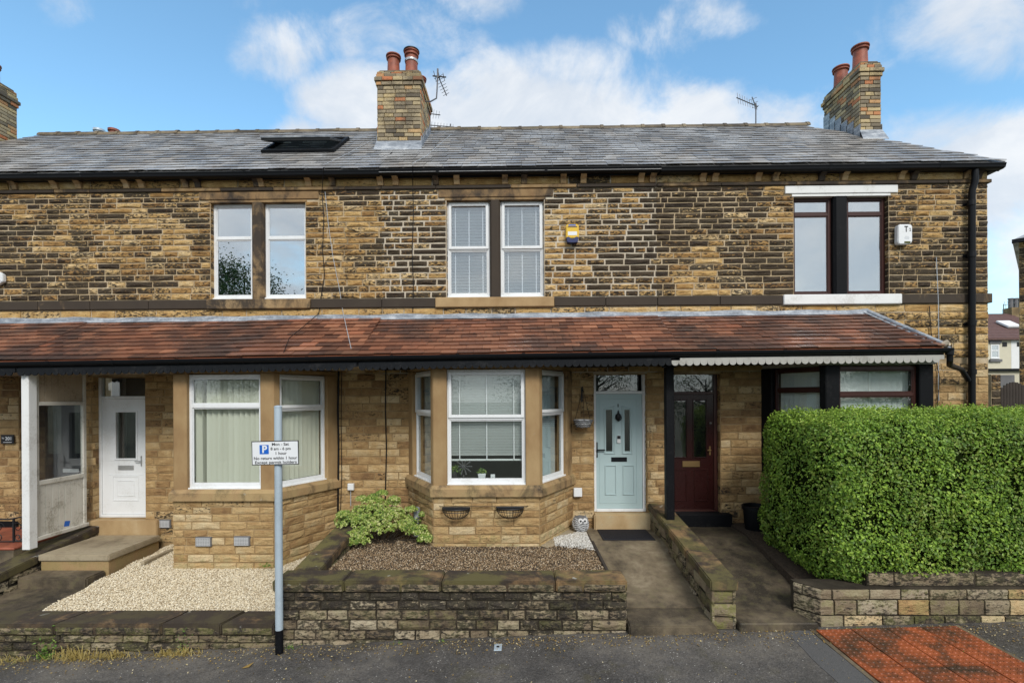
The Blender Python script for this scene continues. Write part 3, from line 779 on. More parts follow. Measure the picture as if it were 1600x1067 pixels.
# ---- corbels under the main gutter
def corbel_mesh():
    prof = [(.02, 6.685), (-.05, 6.69), (-.065, 6.72), (-.075, 6.76), (-.12, 6.79), (-.15, 6.81), (-.155, 6.885), (.02, 6.885)]
    return MB().prism_x(prof, -.052, .052).mesh('corbel', 'dressed_stone', .006)
CORB = corbel_mesh()
for px in (9, 89, 112, 184, 208, 287, 309, 389, 412, 490, 513, 591, 614, 691, 714, 791, 815, 892, 915, 994, 1016, 1095, 1119, 1197, 1220, 1298, 1322, 1406, 1430, 1509, 1533):
    x = ax(px, -.12, 282)
    hi = next(k for k, (a, b) in enumerate(HX) if a <= x <= b + .1)
    inst('corbel', CORB, HOUSES[hi], T(x, 0, 0) @ Matrix.Rotation(rnd.uniform(-.02, .02), 4, 'Y'), (cl(.45 + rnd.uniform(-.35, .35)), .65, 0))

# ---- main gutters (each house its own length) and roofs
GUT = [(.03, -.005), (-.115, -.005), (-.12, -.018), (-.108, -.045), (-.10, -.08), (-.06, -.095), (.03, -.095)]
for i, (h, (x0, x1)) in enumerate(zip(HOUSES, HX)):
    a = x0 if i else X_START - .1; b = x1 + (.12 if i == 3 else 0)
    if i == 1: b = ax(592, Y_GUT, 265)
    if i == 2: a = ax(592, Y_GUT, 265) + .004; b = ax(1033, Y_GUT, 265)
    if i == 3: a = ax(1033, Y_GUT, 265) + .004
    dz = {0: 0, 1: 0, 2: .012, 3: 0}[i]
    prof = [(Y_GUT + .10 + y, Z_EAVE + z + dz) for y, z in GUT]
    g = MB().prism_x(prof, a, b).obj('gutter', 'black_plastic', h, None, bevel=.004)
    for k in range(int((b - a) / 1.9)):
        xx = a + 1.0 + k * 1.9
        MB().prism_x([(y * 1.0 - .004 if y < -.15 else y, z - .003 if z < Z_EAVE - .03 else z + .002) for y, z in prof], xx, xx + .05).obj('gutter_bracket', 'black_plastic', g)
    # fascia behind, roof deck and slates
    MB().box(a, b, -.10, -.08, Z_EAVE - .10, Z_EAVE - .004).obj('fascia', 'weathered_black', h)
    def lim(edge0, edge1, base):
        def f(s):
            t = s / Slen; return base + 0 if edge0 is None else edge0 + (edge1 - edge0) * t
        return f
    O = Vector((0, Y_GUT - .01, Z_EAVE + .004)); S = Vector((0, RIDGE_Y - Y_GUT, RIDGE_Z - Z_EAVE)); Slen = S.length; S.normalize(); N = Vector((0, -S.z, S.y))
    lo = (lambda s: EX0 + (RX0 - EX0) * s / Slen) if i == 0 else (lambda s, q=a: q)
    hi = (lambda s: EX1 + (RX1 - EX1) * s / Slen) if i == 3 else (lambda s, q=b: q)
    a0, a1, b0, b1 = lo(0), lo(Slen), hi(0), hi(Slen)
    th = Vector((0, 0, -.05))
    P0 = [Vector((a0, O.y, O.z)), Vector((b0, O.y, O.z)), Vector((b1, RIDGE_Y, RIDGE_Z)), Vector((a1, RIDGE_Y, RIDGE_Z))]
    rf = MB().hexa([p + th - N * .008 for p in P0], [p - N * .008 for p in P0]).obj('roof', 'slate', h)
    mb = slates(MB(), O, (1, 0, 0), S, N, Slen, lo, hi)
    tag(mb.obj('slates', 'slate', rf), None, None, None, 'stuff')
# hipped end at the right, back slope
S = Vector((RX1 - EX1, 0, RIDGE_Z - Z_EAVE)); SL2 = S.length; S.normalize()
hip = MB(); pts = [(EX1, Y_GUT, Z_EAVE), (EX1, 2 * RIDGE_Y - Y_GUT, Z_EAVE), (RX1, RIDGE_Y + .01, RIDGE_Z)]
hip.add(pts + [(x, y, z - .05) for x, y, z in pts], [(0, 1, 2), (3, 5, 4), (0, 3, 4, 1), (1, 4, 5, 2), (2, 5, 3, 0)])
hp = hip.obj('hip_roof', 'slate', right_house)
mb = slates(MB(), (EX1, 0, Z_EAVE), (0, 1, 0), S, Vector((S.z, 0, -S.x)), SL2, lambda s: Y_GUT + (RIDGE_Y - Y_GUT) * s / SL2, lambda s: 2 * RIDGE_Y - Y_GUT - (RIDGE_Y - Y_GUT) * s / SL2)
tag(mb.obj('slates', 'slate', hp), None, None, None, 'stuff')
bk = MB(); q = [(EX0, 2 * RIDGE_Y - Y_GUT, Z_EAVE), (EX1, 2 * RIDGE_Y - Y_GUT, Z_EAVE), (RX1, RIDGE_Y + .012, RIDGE_Z - .002), (RX0, RIDGE_Y + .012, RIDGE_Z - .002)]
bk.add(q + [(x, y, z - .05) for x, y, z in q], [(1, 0, 3, 2), (4, 5, 6, 7), (0, 1, 5, 4), (1, 2, 6, 5), (2, 3, 7, 6), (3, 0, 4, 7)])
bk.obj('rear_roof', 'slate', mid_house)
MB().box(X_END, X_END + .12, -.12, 5.1, Z_EAVE - .09, Z_EAVE + .0).obj('side_gutter', 'black_plastic', right_house, None, bevel=.01)
# ridge tiles
prof = [(-.11, -.055), (-.085, .0), (-.04, .04), (0, .052), (.04, .04), (.085, .0), (.11, -.055), (.09, -.055), (0, .03), (-.09, -.055)]
RT = MB().prism_x(prof, -.235, .235).add([], [])
RT.prism_x([(y * 1.14, z * 1.14 + .006) for y, z in prof], .17, .24)
RTM = RT.mesh('ridge_tile', 'concrete', .0)
x = RX0 + .2
while x < RX1 + .1:
    hi_ = next((k for k, (a, b) in enumerate(HX) if a <= x <= b), 3)
    inst('ridge_tile', RTM, HOUSES[hi_], T(x, RIDGE_Y, RIDGE_Z + .02 + rnd.uniform(-.006, .006)) @ Matrix.Rotation(rnd.uniform(-.012, .012), 4, 'Y'), (rnd.uniform(.42, .58), 0, .35))
    x += .46

# ---- chimneys
def chimney(h, label, x0, x1, y0, y1, zbase, ztop, rows, pots, capz, name='chimney'):
    c = MB().box(x0 + .012, x1 - .012, y0 + .012, y1 - .012, zbase - .9, ztop).obj(name, 'mortar_dark', h)
    tag(c, label)
    def ring(e, zs, d=.012):
        a, b, cc, dd = x0 - e, x1 + e, y0 - e, y1 + e
        cf = lambda x, z: (0, 0, 0)
        for O, ang, L in (((a, cc), 0, b - a), ((b, cc), math.pi / 2, dd - cc), ((b, dd), math.pi, b - a), ((a, dd), -math.pi / 2, dd - cc)):
            lay(c, O, ang, L, zs, [], .17, .24, d, cf, joint=.010, meshes=BRICK, name='brick')
    z = [zbase - .8 + i * 0 for i in range(0)]
    n = max(1, round((capz - (zbase - .45)) / .078)); ring(0, [zbase - .45 + (capz - zbase + .45) * k / n for k in range(n + 1)])
    # projecting cap courses
    for e, za, zb in ((.022, capz, capz + .075), (.045, capz + .078, capz + .16), (.015, capz + .163, capz + .235)):
        MB().box(x0 - e + .012, x1 + e - .012, y0 - e + .012, y1 + e - .012, za, zb).obj('cap_course', 'mortar_dark', c)
        ring(e, [za, zb])
    ring(0, [capz + .238 + (ztop - capz - .238) * k / 2 for k in range(3)])
    MB().prism([(x0 + .02, y0 + .02), (x1 - .02, y0 + .02), (x1 - .02, y1 - .02), (x0 + .02, y1 - .02)], ztop, ztop + .05).obj('flaunching', 'concrete', c, None, bevel=.02, color=(.5, 0, .3))
    for (px, py, r, hh, banded) in pots:
        prof = [(r * 1.08, 0), (r * 1.08, .04), (r, .06), (r * .93, hh * .78), (r * .93, hh * .80), (r * 1.14, hh * .82), (r * 1.16, hh * .86), (r * 1.02, hh * .88), (r * 1.02, hh * .93), (r * 1.22, hh * .95), (r * 1.2, hh), (r * .9, hh), (r * .85, hh * .7)]
        p = MB().lathe(prof, (px, py, ztop + .03), 22).obj('chimney_pot', 'terracotta', c, None, smooth=True)
        if banded:
            MB().lathe([(r * 1.05, hh * .55), (r * 1.1, hh * .58), (r * 1.1, hh * .62), (r * 1.05, hh * .65)], (px, py, ztop + .03), 22).obj('pot_band', 'silver', p, None, smooth=True)
            MB().lathe([(r * 1.25, hh * .99), (r * 1.3, hh * 1.0), (r * 1.28, hh * 1.04), (r * .8, hh * 1.05)], (px, py, ztop + .03), 22).obj('pot_cowl', 'iron', p, None, smooth=True)
    return c
Yc = .95
cx0, cx1 = ax(590, Yc, 180), ax(657, Yc, 180)
ct = az(112, Yc, 625)
mid_ch = chimney(mid_house, 'tall buff brick chimney stack with four terracotta pots', cx0, cx1, Yc, Yc + 1.06, roof_z(Yc), ct, 0,
        [(cx0 + .27, Yc + .22, .125, .42, False), (cx0 + .635, Yc + .22, .125, .50, True), (cx0 + .33, Yc + .78, .12, .36, False), (cx0 + .70, Yc + .80, .11, .33, False)], az(135, Yc, 625) + .01)
Yr = 1.35
rx0, rx1 = ax(1344, Yr, 160), ax(1376, Yr, 160)
rt = az(98, Yr, 1360)
right_ch = chimney(right_house, 'narrow buff brick chimney stack with two terracotta pots', rx0, rx1, Yr, Yr + 1.2, roof_z(Yr) - .1, rt, 0,
        [((rx0 + rx1) / 2 - .02, Yr + .27, .14, .47, False), ((rx0 + rx1) / 2 - .02, Yr + .90, .14, .44, False)], az(120, Yr, 1360))
far_ch = chimney(far_house, None, -11.85, -11.40, 1.1, 2.28, roof_z(1.0) - .3, 9.86, 0, [(-11.62, 1.35, .13, .45, False), (-11.62, 1.95, .13, .42, False)], 9.52)
# lead flashings at the chimney feet
def flashing(c, x0, x1, y0, y1, hx=.03):
    mb = MB(); z = roof_z(y0); e = .02
    mb.add([(x0 - e, y0 - .018, z + .17), (x1 + e, y0 - .018, z + .17), (x1 + e + .03, y0 - .16, roof_z(y0 - .16) + .045), (x0 - e - .03, y0 - .16, roof_z(y0 - .16) + .045),
            (x0 - e, y0 - .006, z + .17), (x1 + e, y0 - .006, z + .17), (x1 + e + .03, y0 - .16, roof_z(y0 - .16) + .03), (x0 - e - .03, y0 - .16, roof_z(y0 - .16) + .03)],
           [(3, 2, 1, 0), (4, 5, 6, 7), (0, 1, 5, 4), (1, 2, 6, 5), (2, 3, 7, 6), (3, 0, 4, 7)])
    mb.obj('apron_flashing', 'lead', c)
    n = 6
    for side, sx in ((-1, x0), (1, x1)):
        for k in range(n):
            ya, yb = y0 - .02 + (y1 - y0) * k / n, y0 + (y1 - y0) * (k + 1) / n
            zt = roof_z(yb) + .13
            m2 = MB().box(min(sx + side * .012, sx + side * .022), max(sx + side * .012, sx + side * .022), ya, yb, roof_z(ya) - .06, zt + .02 * (k % 2))
            m2.obj('step_flashing', 'lead', c)
flashing(mid_ch, cx0, cx1, Yc, Yc + 1.06)
flashing(right_ch, rx0, rx1, Yr, Yr + 1.2)

# ---- porch roof over the ground floor of every house
TW, TEXP = .252, .1535
TILE = MB().hexa([(-.124, 0, 0), (.124, 0, 0), (.124, .255, 0), (-.124, .255, 0)], [(-.124, 0, .017), (.124, 0, .017), (.124, .255, .013), (-.124, .255, .013)]).mesh('tile', 'porch_tile', .002)
PX1_0, PX1_1 = ax(1484, Y_PG, 546), ax(1352, 0, 490)
Y_PF = -1.34
for i, (h, (x0, x1)) in enumerate(zip(HOUSES, HX)):
    a = x0 if i else -10.2; b = x1 if i < 3 else None
    A0, A1 = Vector((a, Y_PG + .02, PGZ(a) + .012)), Vector((a, -.01, PTZ(a)))
    B0 = Vector((b, Y_PG + .02, PGZ(b) + .012)) if b is not None else Vector((PX1_0 - .05, Y_PG + .02, PGZ(PX1_0) + .012))
    B1 = Vector((b, -.01, PTZ(b))) if b is not None else Vector((PX1_1, -.01, PTZ(PX1_1)))
    dn = Vector((0, 0, -.03)); e = Vector((0, 0, -.012))
    pr = MB().hexa([A0 + dn, B0 + dn, B1 + dn, A1 + dn], [A0 + e, B0 + e, B1 + e, A1 + e]).obj('porch_roof', 'porch_tile', h)
    Smid = (A1 - A0); sl = Smid.length; S = Smid.normalized()
    U = (B0 - A0).normalized(); N = U.cross(S).normalized(); S = N.cross(U).normalized()
    rows = int(round(sl / TEXP))
    sag = lambda x: .010 * math.sin(x * 1.3) + .008 * math.sin(x * 3.1 + 1)
    for r in range(rows):
        s0 = r * sl / rows; t = (r + .4) / rows
        ua, ub = 0.0, (B0 - A0).length * (1 - t) + (B1 - A1).length * t
        u = ua + (TW / 2 if (r % 2) else TW)- .02*rnd.random()
        first = True; u = -TW * (.5 if r % 2 else 0)
        while u < ub - .04:
            w = TW; lo_, hi2 = max(u, 0), min(u + w, ub); u += w
            if hi2 - lo_ < .04: continue
            cx = (lo_ + hi2) / 2; ws = (hi2 - lo_ - .004) / .248
            wx = A0.x + cx
            p = A0 + U * cx + S * (s0 + rnd.uniform(-.006, .006)) + N * (.014 + sag(wx) * .5 + rnd.uniform(0, .004))
            R = Matrix((U, S, N)).transposed().to_4x4()
            dark = cl(.42 * fbm(wx, r * .15, .9, 6) + .25 + (.35 if r == 0 else 0) + rnd.uniform(-.25, .25)) * .75
            if -2.2 < wx < .6: dark *= .6
            red = 0.55 if (rnd.random() < .015) else 0
            inst('tile', TILE, pr, Matrix.Translation(p) @ R @ Matrix.Rotation(-math.radians(7.6) + rnd.uniform(-.012, .012), 4, 'X') @ Matrix.Rotation(rnd.uniform(-.007, .007), 4, 'Z') @ Matrix.Diagonal((ws, 1, 1, 1)), (dark, red, 0))
    bx = b if b is not None else PX1_0
    # gutter, fascia, valance board with its scallops, soffit
    n = 9; gp = [(Y_PG + .055 - .055 * math.cos(math.pi * k / n), -.004 - .075 * math.sin(math.pi * k / n)) for k in range(n + 1)]
    gp += [(y * 1, z) for y, z in [(Y_PG + .105, -.004), (Y_PG + .005, -.004)]]
    gp = [(Y_PG - .0 + .055 - .058 * math.cos(math.pi * k / n), -.078 * math.sin(math.pi * k / n)) for k in range(n + 1)]
    g = MB().prism_x([(y, PGZ(a) + z) for y, z in gp], a, bx + (.06 if i == 3 else 0), PGZ(bx) - PGZ(a)).obj('porch_gutter', 'black_plastic', h, None, smooth=True)
    k = a + .5
    while k < bx - .1:
        MB().prism_x([(Y_PG + .055 + (y - Y_PG - .055) * 1.09, PGZ(k) + z * 1.09 + .003) for y, z in gp], k, k + .045).obj('gutter_bracket', 'black_plastic', g)
        k += 1.0
    fz = lambda x: PGZ(x)
    def board(x_0, x_1, y0, y1, d0, d1):
        return MB().hexa([(x_0, y0, fz(x_0) - d0), (x_1, y0, fz(x_1) - d0), (x_1, y1, fz(x_1) - d0), (x_0, y1, fz(x_0) - d0)], [(x_0, y0, fz(x_0) - d1), (x_1, y0, fz(x_1) - d1), (x_1, y1, fz(x_1) - d1), (x_0, y1, fz(x_0) - d1)])
    board(a, bx - .02, Y_PF, Y_PF + .025, .16, -.0).obj('porch_fascia', 'weathered_black', h)
    board(a, bx - .03, Y_PF + .026, .0, .145, .125).obj('porch_soffit', 'old_cream_timber' if i < 2 else 'weathered_black', h)
    va = ax(1048, Y_PF, 565) if i == 3 else a
    vm = 'pale_grey_paint' if i == 3 else 'weathered_black'
    vb = board(va, bx - .03, Y_PF - .020, Y_PF - .004, .165, .10).obj('valance', vm, h)
    sc = MB().prism_y([(.053 * math.cos(math.pi + math.pi * q / 8), .05 * math.sin(math.pi + math.pi * q / 8)) for q in range(9)] + [(.053, .03), (-.053, .03)], 0, .014).mesh('scallop', vm)
    x = va + .06
    while x < bx - .06:
        inst('scallop', sc, vb, T(x, Y_PF - .022 + (.0 if i < 3 else -.003), fz(x) - .165 + rnd.uniform(-.003, .003)))
        x += .1085
    # lead along the top of the porch roof
    le = (b if b is not None else PX1_1 + .02)
    mb = MB(); nn = int((le - a) / .28) + 1
    for q in range(nn):
        xa, xb = a + (le - a) * q / nn, a + (le - a) * (q + 1) / nn
        def lz(x): return PTZ(x) + .088 + .010 * math.sin(x * 5.3) + .012 * fbm(x, 0, 1.2, 1)
        def lb(x): return -.085 - .02 * fbm(x, 1, 1.5, 1)
        def row(x, o): return [(x, -.035 - o, lz(x)), (x, -.045 - o, PTZ(x) + .025 + o), (x, lb(x) - o, PTZ(x) - .012 + .0 + o)]
        va_, vb_ = row(xa, 0), row(xb, 0); v = va_ + vb_ + row(xa, .008) + row(xb, .008)
        mb.add(v, [(6, 7, 10, 9), (7, 8, 11, 10), (8, 2, 5, 11), (0, 6, 9, 3), (1, 0, 3, 4), (2, 1, 4, 5)])
    mb.obj('lead_flashing', 'lead', h)
# end of the porch roof: steep end cheek, lead roll over the hip
ec = MB(); q = [(PX1_0 - .05, Y_PG + .02, PGZ(PX1_0)), (PX1_0 - .02, -.005, PGZ(PX1_0)), (PX1_1, -.005, PTZ(PX1_1))]
ec.add(q + [(x - .03, y, z) for x, y, z in q], [(0, 1, 2), (5, 4, 3), (0, 3, 4, 1), (1, 4, 5, 2), (2, 5, 3, 0)])
ec.obj('porch_end', 'porch_tile', right_house, None, color=(.5, 0, 0))
hp0, hp1 = Vector((PX1_0 - .03, Y_PG + .06, PGZ(PX1_0) + .055)), Vector((PX1_1 + .02, -.02, PTZ(PX1_1) + .06))
MB().tube([hp0 + (hp1 - hp0) * k / 6 for k in range(7)], .034, 10).obj('hip_lead_roll', 'lead', right_house, None, smooth=True)
dv = Vector((.105, 0, -.02)); dz = Vector((0, 0, .016)); hp2 = hp0 - Vector((.0, 0, .035)); hp3 = hp1 - Vector((0, 0, .035))
MB().hexa([hp2 - dv * 1.1, hp2 + dv, hp3 + dv, hp3 - dv], [hp2 - dv * 1.1 + dz, hp2 + dv + dz, hp3 + dv + dz, hp3 - dv + dz]).obj('hip_lead', 'lead', right_house)
MB().tube([hp0 + Vector((.01 * k, -.03 * (k % 2), .02 * (k % 2))) for k in range(4)], .05, 8).obj('mortar_end', 'mortar_pale', right_house)

# ------------------------------------------------------------------ bay windows
def off(p, d, n): return (p[0] + d[0], p[1] + d[1])
def make_bay(i):
    h = HOUSES[i]; b = BAYS[i]; dz = b['dz']
    WL, FL, FR, WR = (b['wl'], 0.0), (b['fl'], -BAY_P), (b['fr'], -BAY_P), (b['wr'], 0.0)
    zs0, zs1, zt = 1.35 + dz, 1.535 + dz, 3.335 + dz        # sill bottom, sill top, window head
    black = (i == 3)
    base = MB().prism([WL, FL, FR, WR, (WR[0], .25), (WL[0], .25)], b['base'] - .3, zs0).obj('bay_base', 'mortar_honey', h)
    zb = {1: .22, 2: .58, 3: .58}[i]
    zs = courses(zb - .1 if i != 1 else zb - .05, zs0, 7 if i != 1 else 9, .25, .06)
    def cf(x, z):
        low = z < zb + .17
        return (cl(.10 + .2 * fbm(x, z, 1.2, 5) + rnd.uniform(-.08, .16)), cl(.58 + rnd.uniform(-.2, .2) + (.12 if low else 0)), (.55 if low else .12) * rnd.uniform(.4, 1))
    edges = [(WL, FL), (FL, FR), (FR, WR)]
    for (p, q) in edges:
        ang = math.atan2(q[1] - p[1], q[0] - p[0]); L = math.hypot(q[0] - p[0], q[1] - p[1])
        lay(base, p, ang, L, zs, [], .26, .46, .017, cf, joint=.012, meshes=ROCK_H)
    # sill: the outline pushed out, weathered top
    def ring(e):
        k = e * 0.56
        return [(WL[0] - e * 1.05, .0), (FL[0] - k, FL[1] - e), (FR[0] + k, FR[1] - e), (WR[0] + e * 1.05, .0)]
    inner = [(FR[0] - .2, -BAY_P + .25), (FL[0] + .2, -BAY_P + .25)]
    so = ring(.065); si = ring(.02)
    n = 4
    v = [(x, y, zs0 + .001) for x, y in so] + [(x, y, zs0 + .12) for x, y in so] + [(x, y, zs1 - .012) for x, y in si] + [(WR[0] - .25, .0, zs1 - .012), inner[0] + (zs1 - .012,), inner[1] + (zs1 - .012,), (WL[0] + .25, .0, zs1 - .012)]
    f = [(k, k + 1, n + k + 1, n + k) for k in range(3)] + [(n + k, n + k + 1, 2 * n + k + 1, 2 * n + k) for k in range(3)]
    f += [(8, 9, 14, 15), (9, 10, 13, 14), (10, 11, 12, 13), (3, 2, 1, 0)]
    MB().add(v, f).obj('bay_sill', 'dressed_stone', h, None, color=(.45, .58, .18))
    # pillars
    sdir = Vector((FL[0] - WL[0], FL[1], 0)).normalized(); sL = math.hypot(FL[0] - WL[0], BAY_P)
    inL = Vector((-sdir.y, sdir.x, 0)); inL = inL if inL.x > 0 else -inL
    pw = .215
    pm = 'black_paint' if black else 'dressed_stone'
    def V2(v): return (v[0], v[1])
    pc = lambda: (cl(.36 + rnd.uniform(-.12, .10)), .50 + rnd.uniform(-.08, .08), .05)
    A = Vector((*FL, 0)); B = Vector((*WL, 0))
    left_pillar = [V2(A - sdir * .12), V2(A), (A.x + pw, A.y), (A.x + pw, A.y + .2), V2(A - sdir * .12 + inL * .2)]
    wall_pillar = [V2(B), V2(B + sdir * .24), V2(B + sdir * .24 + inL * .2), V2(B + inL * .2 + Vector((.05, 0, 0)))]
    cxm = (FL[0] + FR[0]) / 2
    mir = lambda poly: [(2 * cxm - x, y) for x, y in poly]
    for poly in (left_pillar, mir(left_pillar), wall_pillar, mir(wall_pillar)):
        MB().prism(poly, zs1 - .03, zt + .02).obj('pillar', pm, h, None, bevel=.012, color=pc())
    if black:
        for k, (px, y0) in enumerate(()): pass
    # head above the windows
    e = .03
    MB().prism([(WL[0] + .02, .0), (FL[0] - .01, -BAY_P - e), (FR[0] + .01, -BAY_P - e), (WR[0] - .02, .0)], zt + .021, zt + .08).obj('bay_head', 'dressed_stone' if not black else 'pale_grey_paint', h, None, color=(.3, .5, 0))
    # windows
    fm, gm = ('brown_timber', 'glass') if black else ('white_plastic', 'glass')
    zw0 = zs1 - .005
    fx0, fx1 = FL[0] + pw - .02, FR[0] - pw + .02
    tr = {1: .50, 2: .77, 3: .44}[i]; str_ = {1: .55, 2: .70, 3: .36}[i]
    window(h, T(fx0, -BAY_P + .07, zw0), fx1 - fx0, zt - zw0, tr, fm, gm, .06, i == 2)
    s0, s1 = .22, sL - .10
    MW = rz(math.atan2(sdir.y, sdir.x))
    p = B + sdir * s0 + inL * .07
    window(h, T(p.x, p.y, zw0) @ MW, s1 - s0, zt - zw0, str_, fm, gm, .055, i != 3)
    ang = math.atan2(BAY_P, WR[0] - FR[0]); rd = Vector((math.cos(ang), math.sin(ang), 0)); rin = Vector((-rd.y, rd.x, 0))
    p2 = Vector((*FR, 0)) + rd * .10 + rin * .07
    window(h, T(p2.x, p2.y, zw0) @ rz(ang), s1 - s0, zt - zw0, str_, fm, gm, .055, i != 3)
    return dict(fx0=fx0, fx1=fx1, zw0=zw0, zt=zt, L=(p, MW, s1 - s0), R=(p2, rz(ang), s1 - s0), inL=inL, rin=rin)
BW = {i: make_bay(i) for i in (1, 2, 3)}

# blinds and curtains inside the bays
b = BW[1]
vertical_blind('cream vertical blind behind the front pane of the bay beside the white door', T(b['fx0'] + .05, -BAY_P + .20, b['zw0'] + .05), b['fx1'] - b['fx0'] - .1, b['zt'] - b['zw0'] - .1, broken=(1,))
p, Mr, L = b['R']; q = p + b['rin'] * .13
vertical_blind('cream vertical blind with twisted vanes in the bay side pane behind the parking sign', T(q.x, q.y, b['zw0'] + .05) @ Mr @ T(.05, 0, 0), L - .1, b['zt'] - b['zw0'] - .1, broken=(1,), turn=-.35)
p, Mr, L = b['L']; q = p + b['inL'] * .13
vertical_blind('cream vertical blind in the hidden left pane of the bay beside the white door', T(q.x, q.y, b['zw0'] + .05) @ Mr @ T(.05, 0, 0), L - .1, b['zt'] - b['zw0'] - .1)
b = BW[3]
vertical_blind('white vertical blind in the wide front pane of the bay above the hedge', T(b['fx0'] + .05, -BAY_P + .22, b['zw0'] + .05), b['fx1'] - b['fx0'] - .1, b['zt'] - b['zw0'] - .08, 'blind_white', broken=(6,), turn=-.38)
p, Mr, L = b['L']; q = p + b['inL'] * .13
vertical_blind('white vertical blind in the narrow left pane of the bay above the hedge', T(q.x, q.y, b['zw0'] + .05) @ Mr @ T(.05, 0, 0), L - .1, b['zt'] - b['zw0'] - .08, 'blind_white')
b = BW[2]
zb_ = az(718, -BAY_P + .2, 757)
venetian('wide white venetian blind pulled halfway down in the middle bay window', T(b['fx0'] + .05, -BAY_P + .20, zb_), b['fx1'] - b['fx0'] - .1, b['zt'] - zb_ - .06, .044, 1.02, group='venetian blinds')
def curtain(label, M, w, h):
    mb = MB(); n = 22
    pts = [(w * k / n, .025 * math.sin(k * 1.55) + .012 * math.sin(k * .7)) for k in range(n + 1)]
    vs = [(x, y, 0) for x, y in pts] + [(x, y, h) for x, y in pts] + [(x, y + .006, 0) for x, y in pts] + [(x, y + .006, h) for x, y in pts]; m = n + 1
    fs = []
    for k in range(n): fs += [(k, k + 1, m + k + 1, m + k), (2 * m + k, 3 * m + k, 3 * m + k + 1, 2 * m + k + 1)]
    o = mb.add(vs, fs).obj('curtain', 'curtain_grey', None, M, smooth=True)
    return tag(o, label, 'curtain', 'grey curtains in the bay')
p, Mr, L = b['L']; q = p + b['inL'] * .16
curtain('grey curtain hanging in the left side window of the middle bay', T(q.x, q.y, b['zw0'] + .03) @ Mr @ T(.0, 0, 0), L * .55, b['zt'] - b['zw0'] - .04)
p, Mr, L = b['R']; q = p + b['rin'] * .16
curtain('grey curtain hanging in the right side window of the middle bay', T(q.x, q.y, b['zw0'] + .03) @ Mr @ T(L * .45, 0, 0), L * .55, b['zt'] - b['zw0'] - .04)
# inside sill and the ornaments on it
MB().box(b['fx0'], b['fx1'], -BAY_P + .15, -BAY_P + .42, b['zw0'] + .02, b['zw0'] + .06).obj('inside_sill', 'indoor_shade_and_dark', mid_house)
zsl = b['zw0'] + .061
def leafy(name, mat, centers, normals, sizes, parent=None, fold=.25, aspect=.55):
    """One mesh of many small folded leaves."""
    c = np.asarray(centers, float); n = np.asarray(normals, float); n /= np.linalg.norm(n, axis=1)[:, None] + 1e-9
    s = np.asarray(sizes, float)[:, None]; k = len(c)
    r = nrg.normal(size=(k, 3)); t = np.cross(n, r); t /= np.linalg.norm(t, axis=1)[:, None] + 1e-9
    w = np.cross(n, t)
    v = np.stack([c - t * s * .5, c + w * s * aspect * .5 + n * s * fold * .5, c + t * s * .5 + n * s * .05, c - w * s * aspect * .5 + n * s * fold * .5], 1).reshape(-1, 3)
    i = np.arange(k) * 4
    f = np.concatenate([np.stack([i, i + 1, i + 2], 1), np.stack([i, i + 2, i + 3], 1)], 0)
    me = bpy.data.meshes.new(name); me.from_pydata(v.tolist(), [], f.tolist()); me.materials.append(MATS[mat])
    return link(bpy.data.objects.new(name, me), parent)
def potplant(label, px, w, hgt, n, spread, potmat, group='small plants on the window sill'):
    x = ax(px, -BAY_P + .28, 740); t = thing('potted_plant', label, 'plant', (x, -BAY_P + .28, zsl), group)
    y = -BAY_P + .28
    MB().hexa([(x - w * .42, y - w * .3, zsl), (x + w * .42, y - w * .3, zsl), (x + w * .42, y + w * .3, zsl), (x - w * .42, y + w * .3, zsl)],
              [(x - w * .5, y - w * .36, zsl + hgt), (x + w * .5, y - w * .36, zsl + hgt), (x + w * .5, y + w * .36, zsl + hgt), (x - w * .5, y + w * .36, zsl + hgt)]).obj('pot', potmat, t, None, bevel=.006)
    c = nrg.normal(size=(n, 3)) * np.array([spread, spread * .7, spread * .6]) + np.array([x, y, zsl + hgt + spread * .8])
    leafy('foliage', 'weed_leaf', c, nrg.normal(size=(n, 3)) + np.array([0, -.5, .8]), nrg.uniform(.03, .055, n), t)
potplant('small leafy plant in a white square pot on the middle bay sill', 753, .13, .075, 70, .035, 'white_plastic')
potplant('bushy green plant at the left corner of the middle bay sill', 709, .11, .10, 110, .055, 'indoor_shade_and_dark')
x = ax(770, -BAY_P + .26, 742)
MB().box(x - .035, x + .035, -BAY_P + .24, -BAY_P + .30, zsl, zsl + .06).add([], []).box(x - .02, x + .02, -BAY_P + .234, -BAY_P + .2399, zsl + .02, zsl + .04).obj('wax_melt_burner', 'white_plastic', None, None, bevel=.008)
tag(bpy.data.objects['wax_melt_burner'], 'little white square ornament beside the white potted plant', 'ornament')
mb = MB(); x, y, z = ax(724, -BAY_P + .36, 728), -BAY_P + .40, zsl + .17
for k in range(10):
    a = k * math.pi / 5
    mb.tube([(x + .02 * math.cos(a), y, z + .02 * math.sin(a)), (x + .14 * math.cos(a), y, z + .14 * math.sin(a))], [.007, .014], 6)
mb.tube([(x, y - .012, z), (x, y + .012, z)], .03, 12)
mb.tube([(x, y, z - .14), (x, y, zsl)], .012, 6)
tag(mb.obj('starburst_ornament', 'wicker_grey'), 'dark starburst ornament standing in the middle bay window', 'ornament')

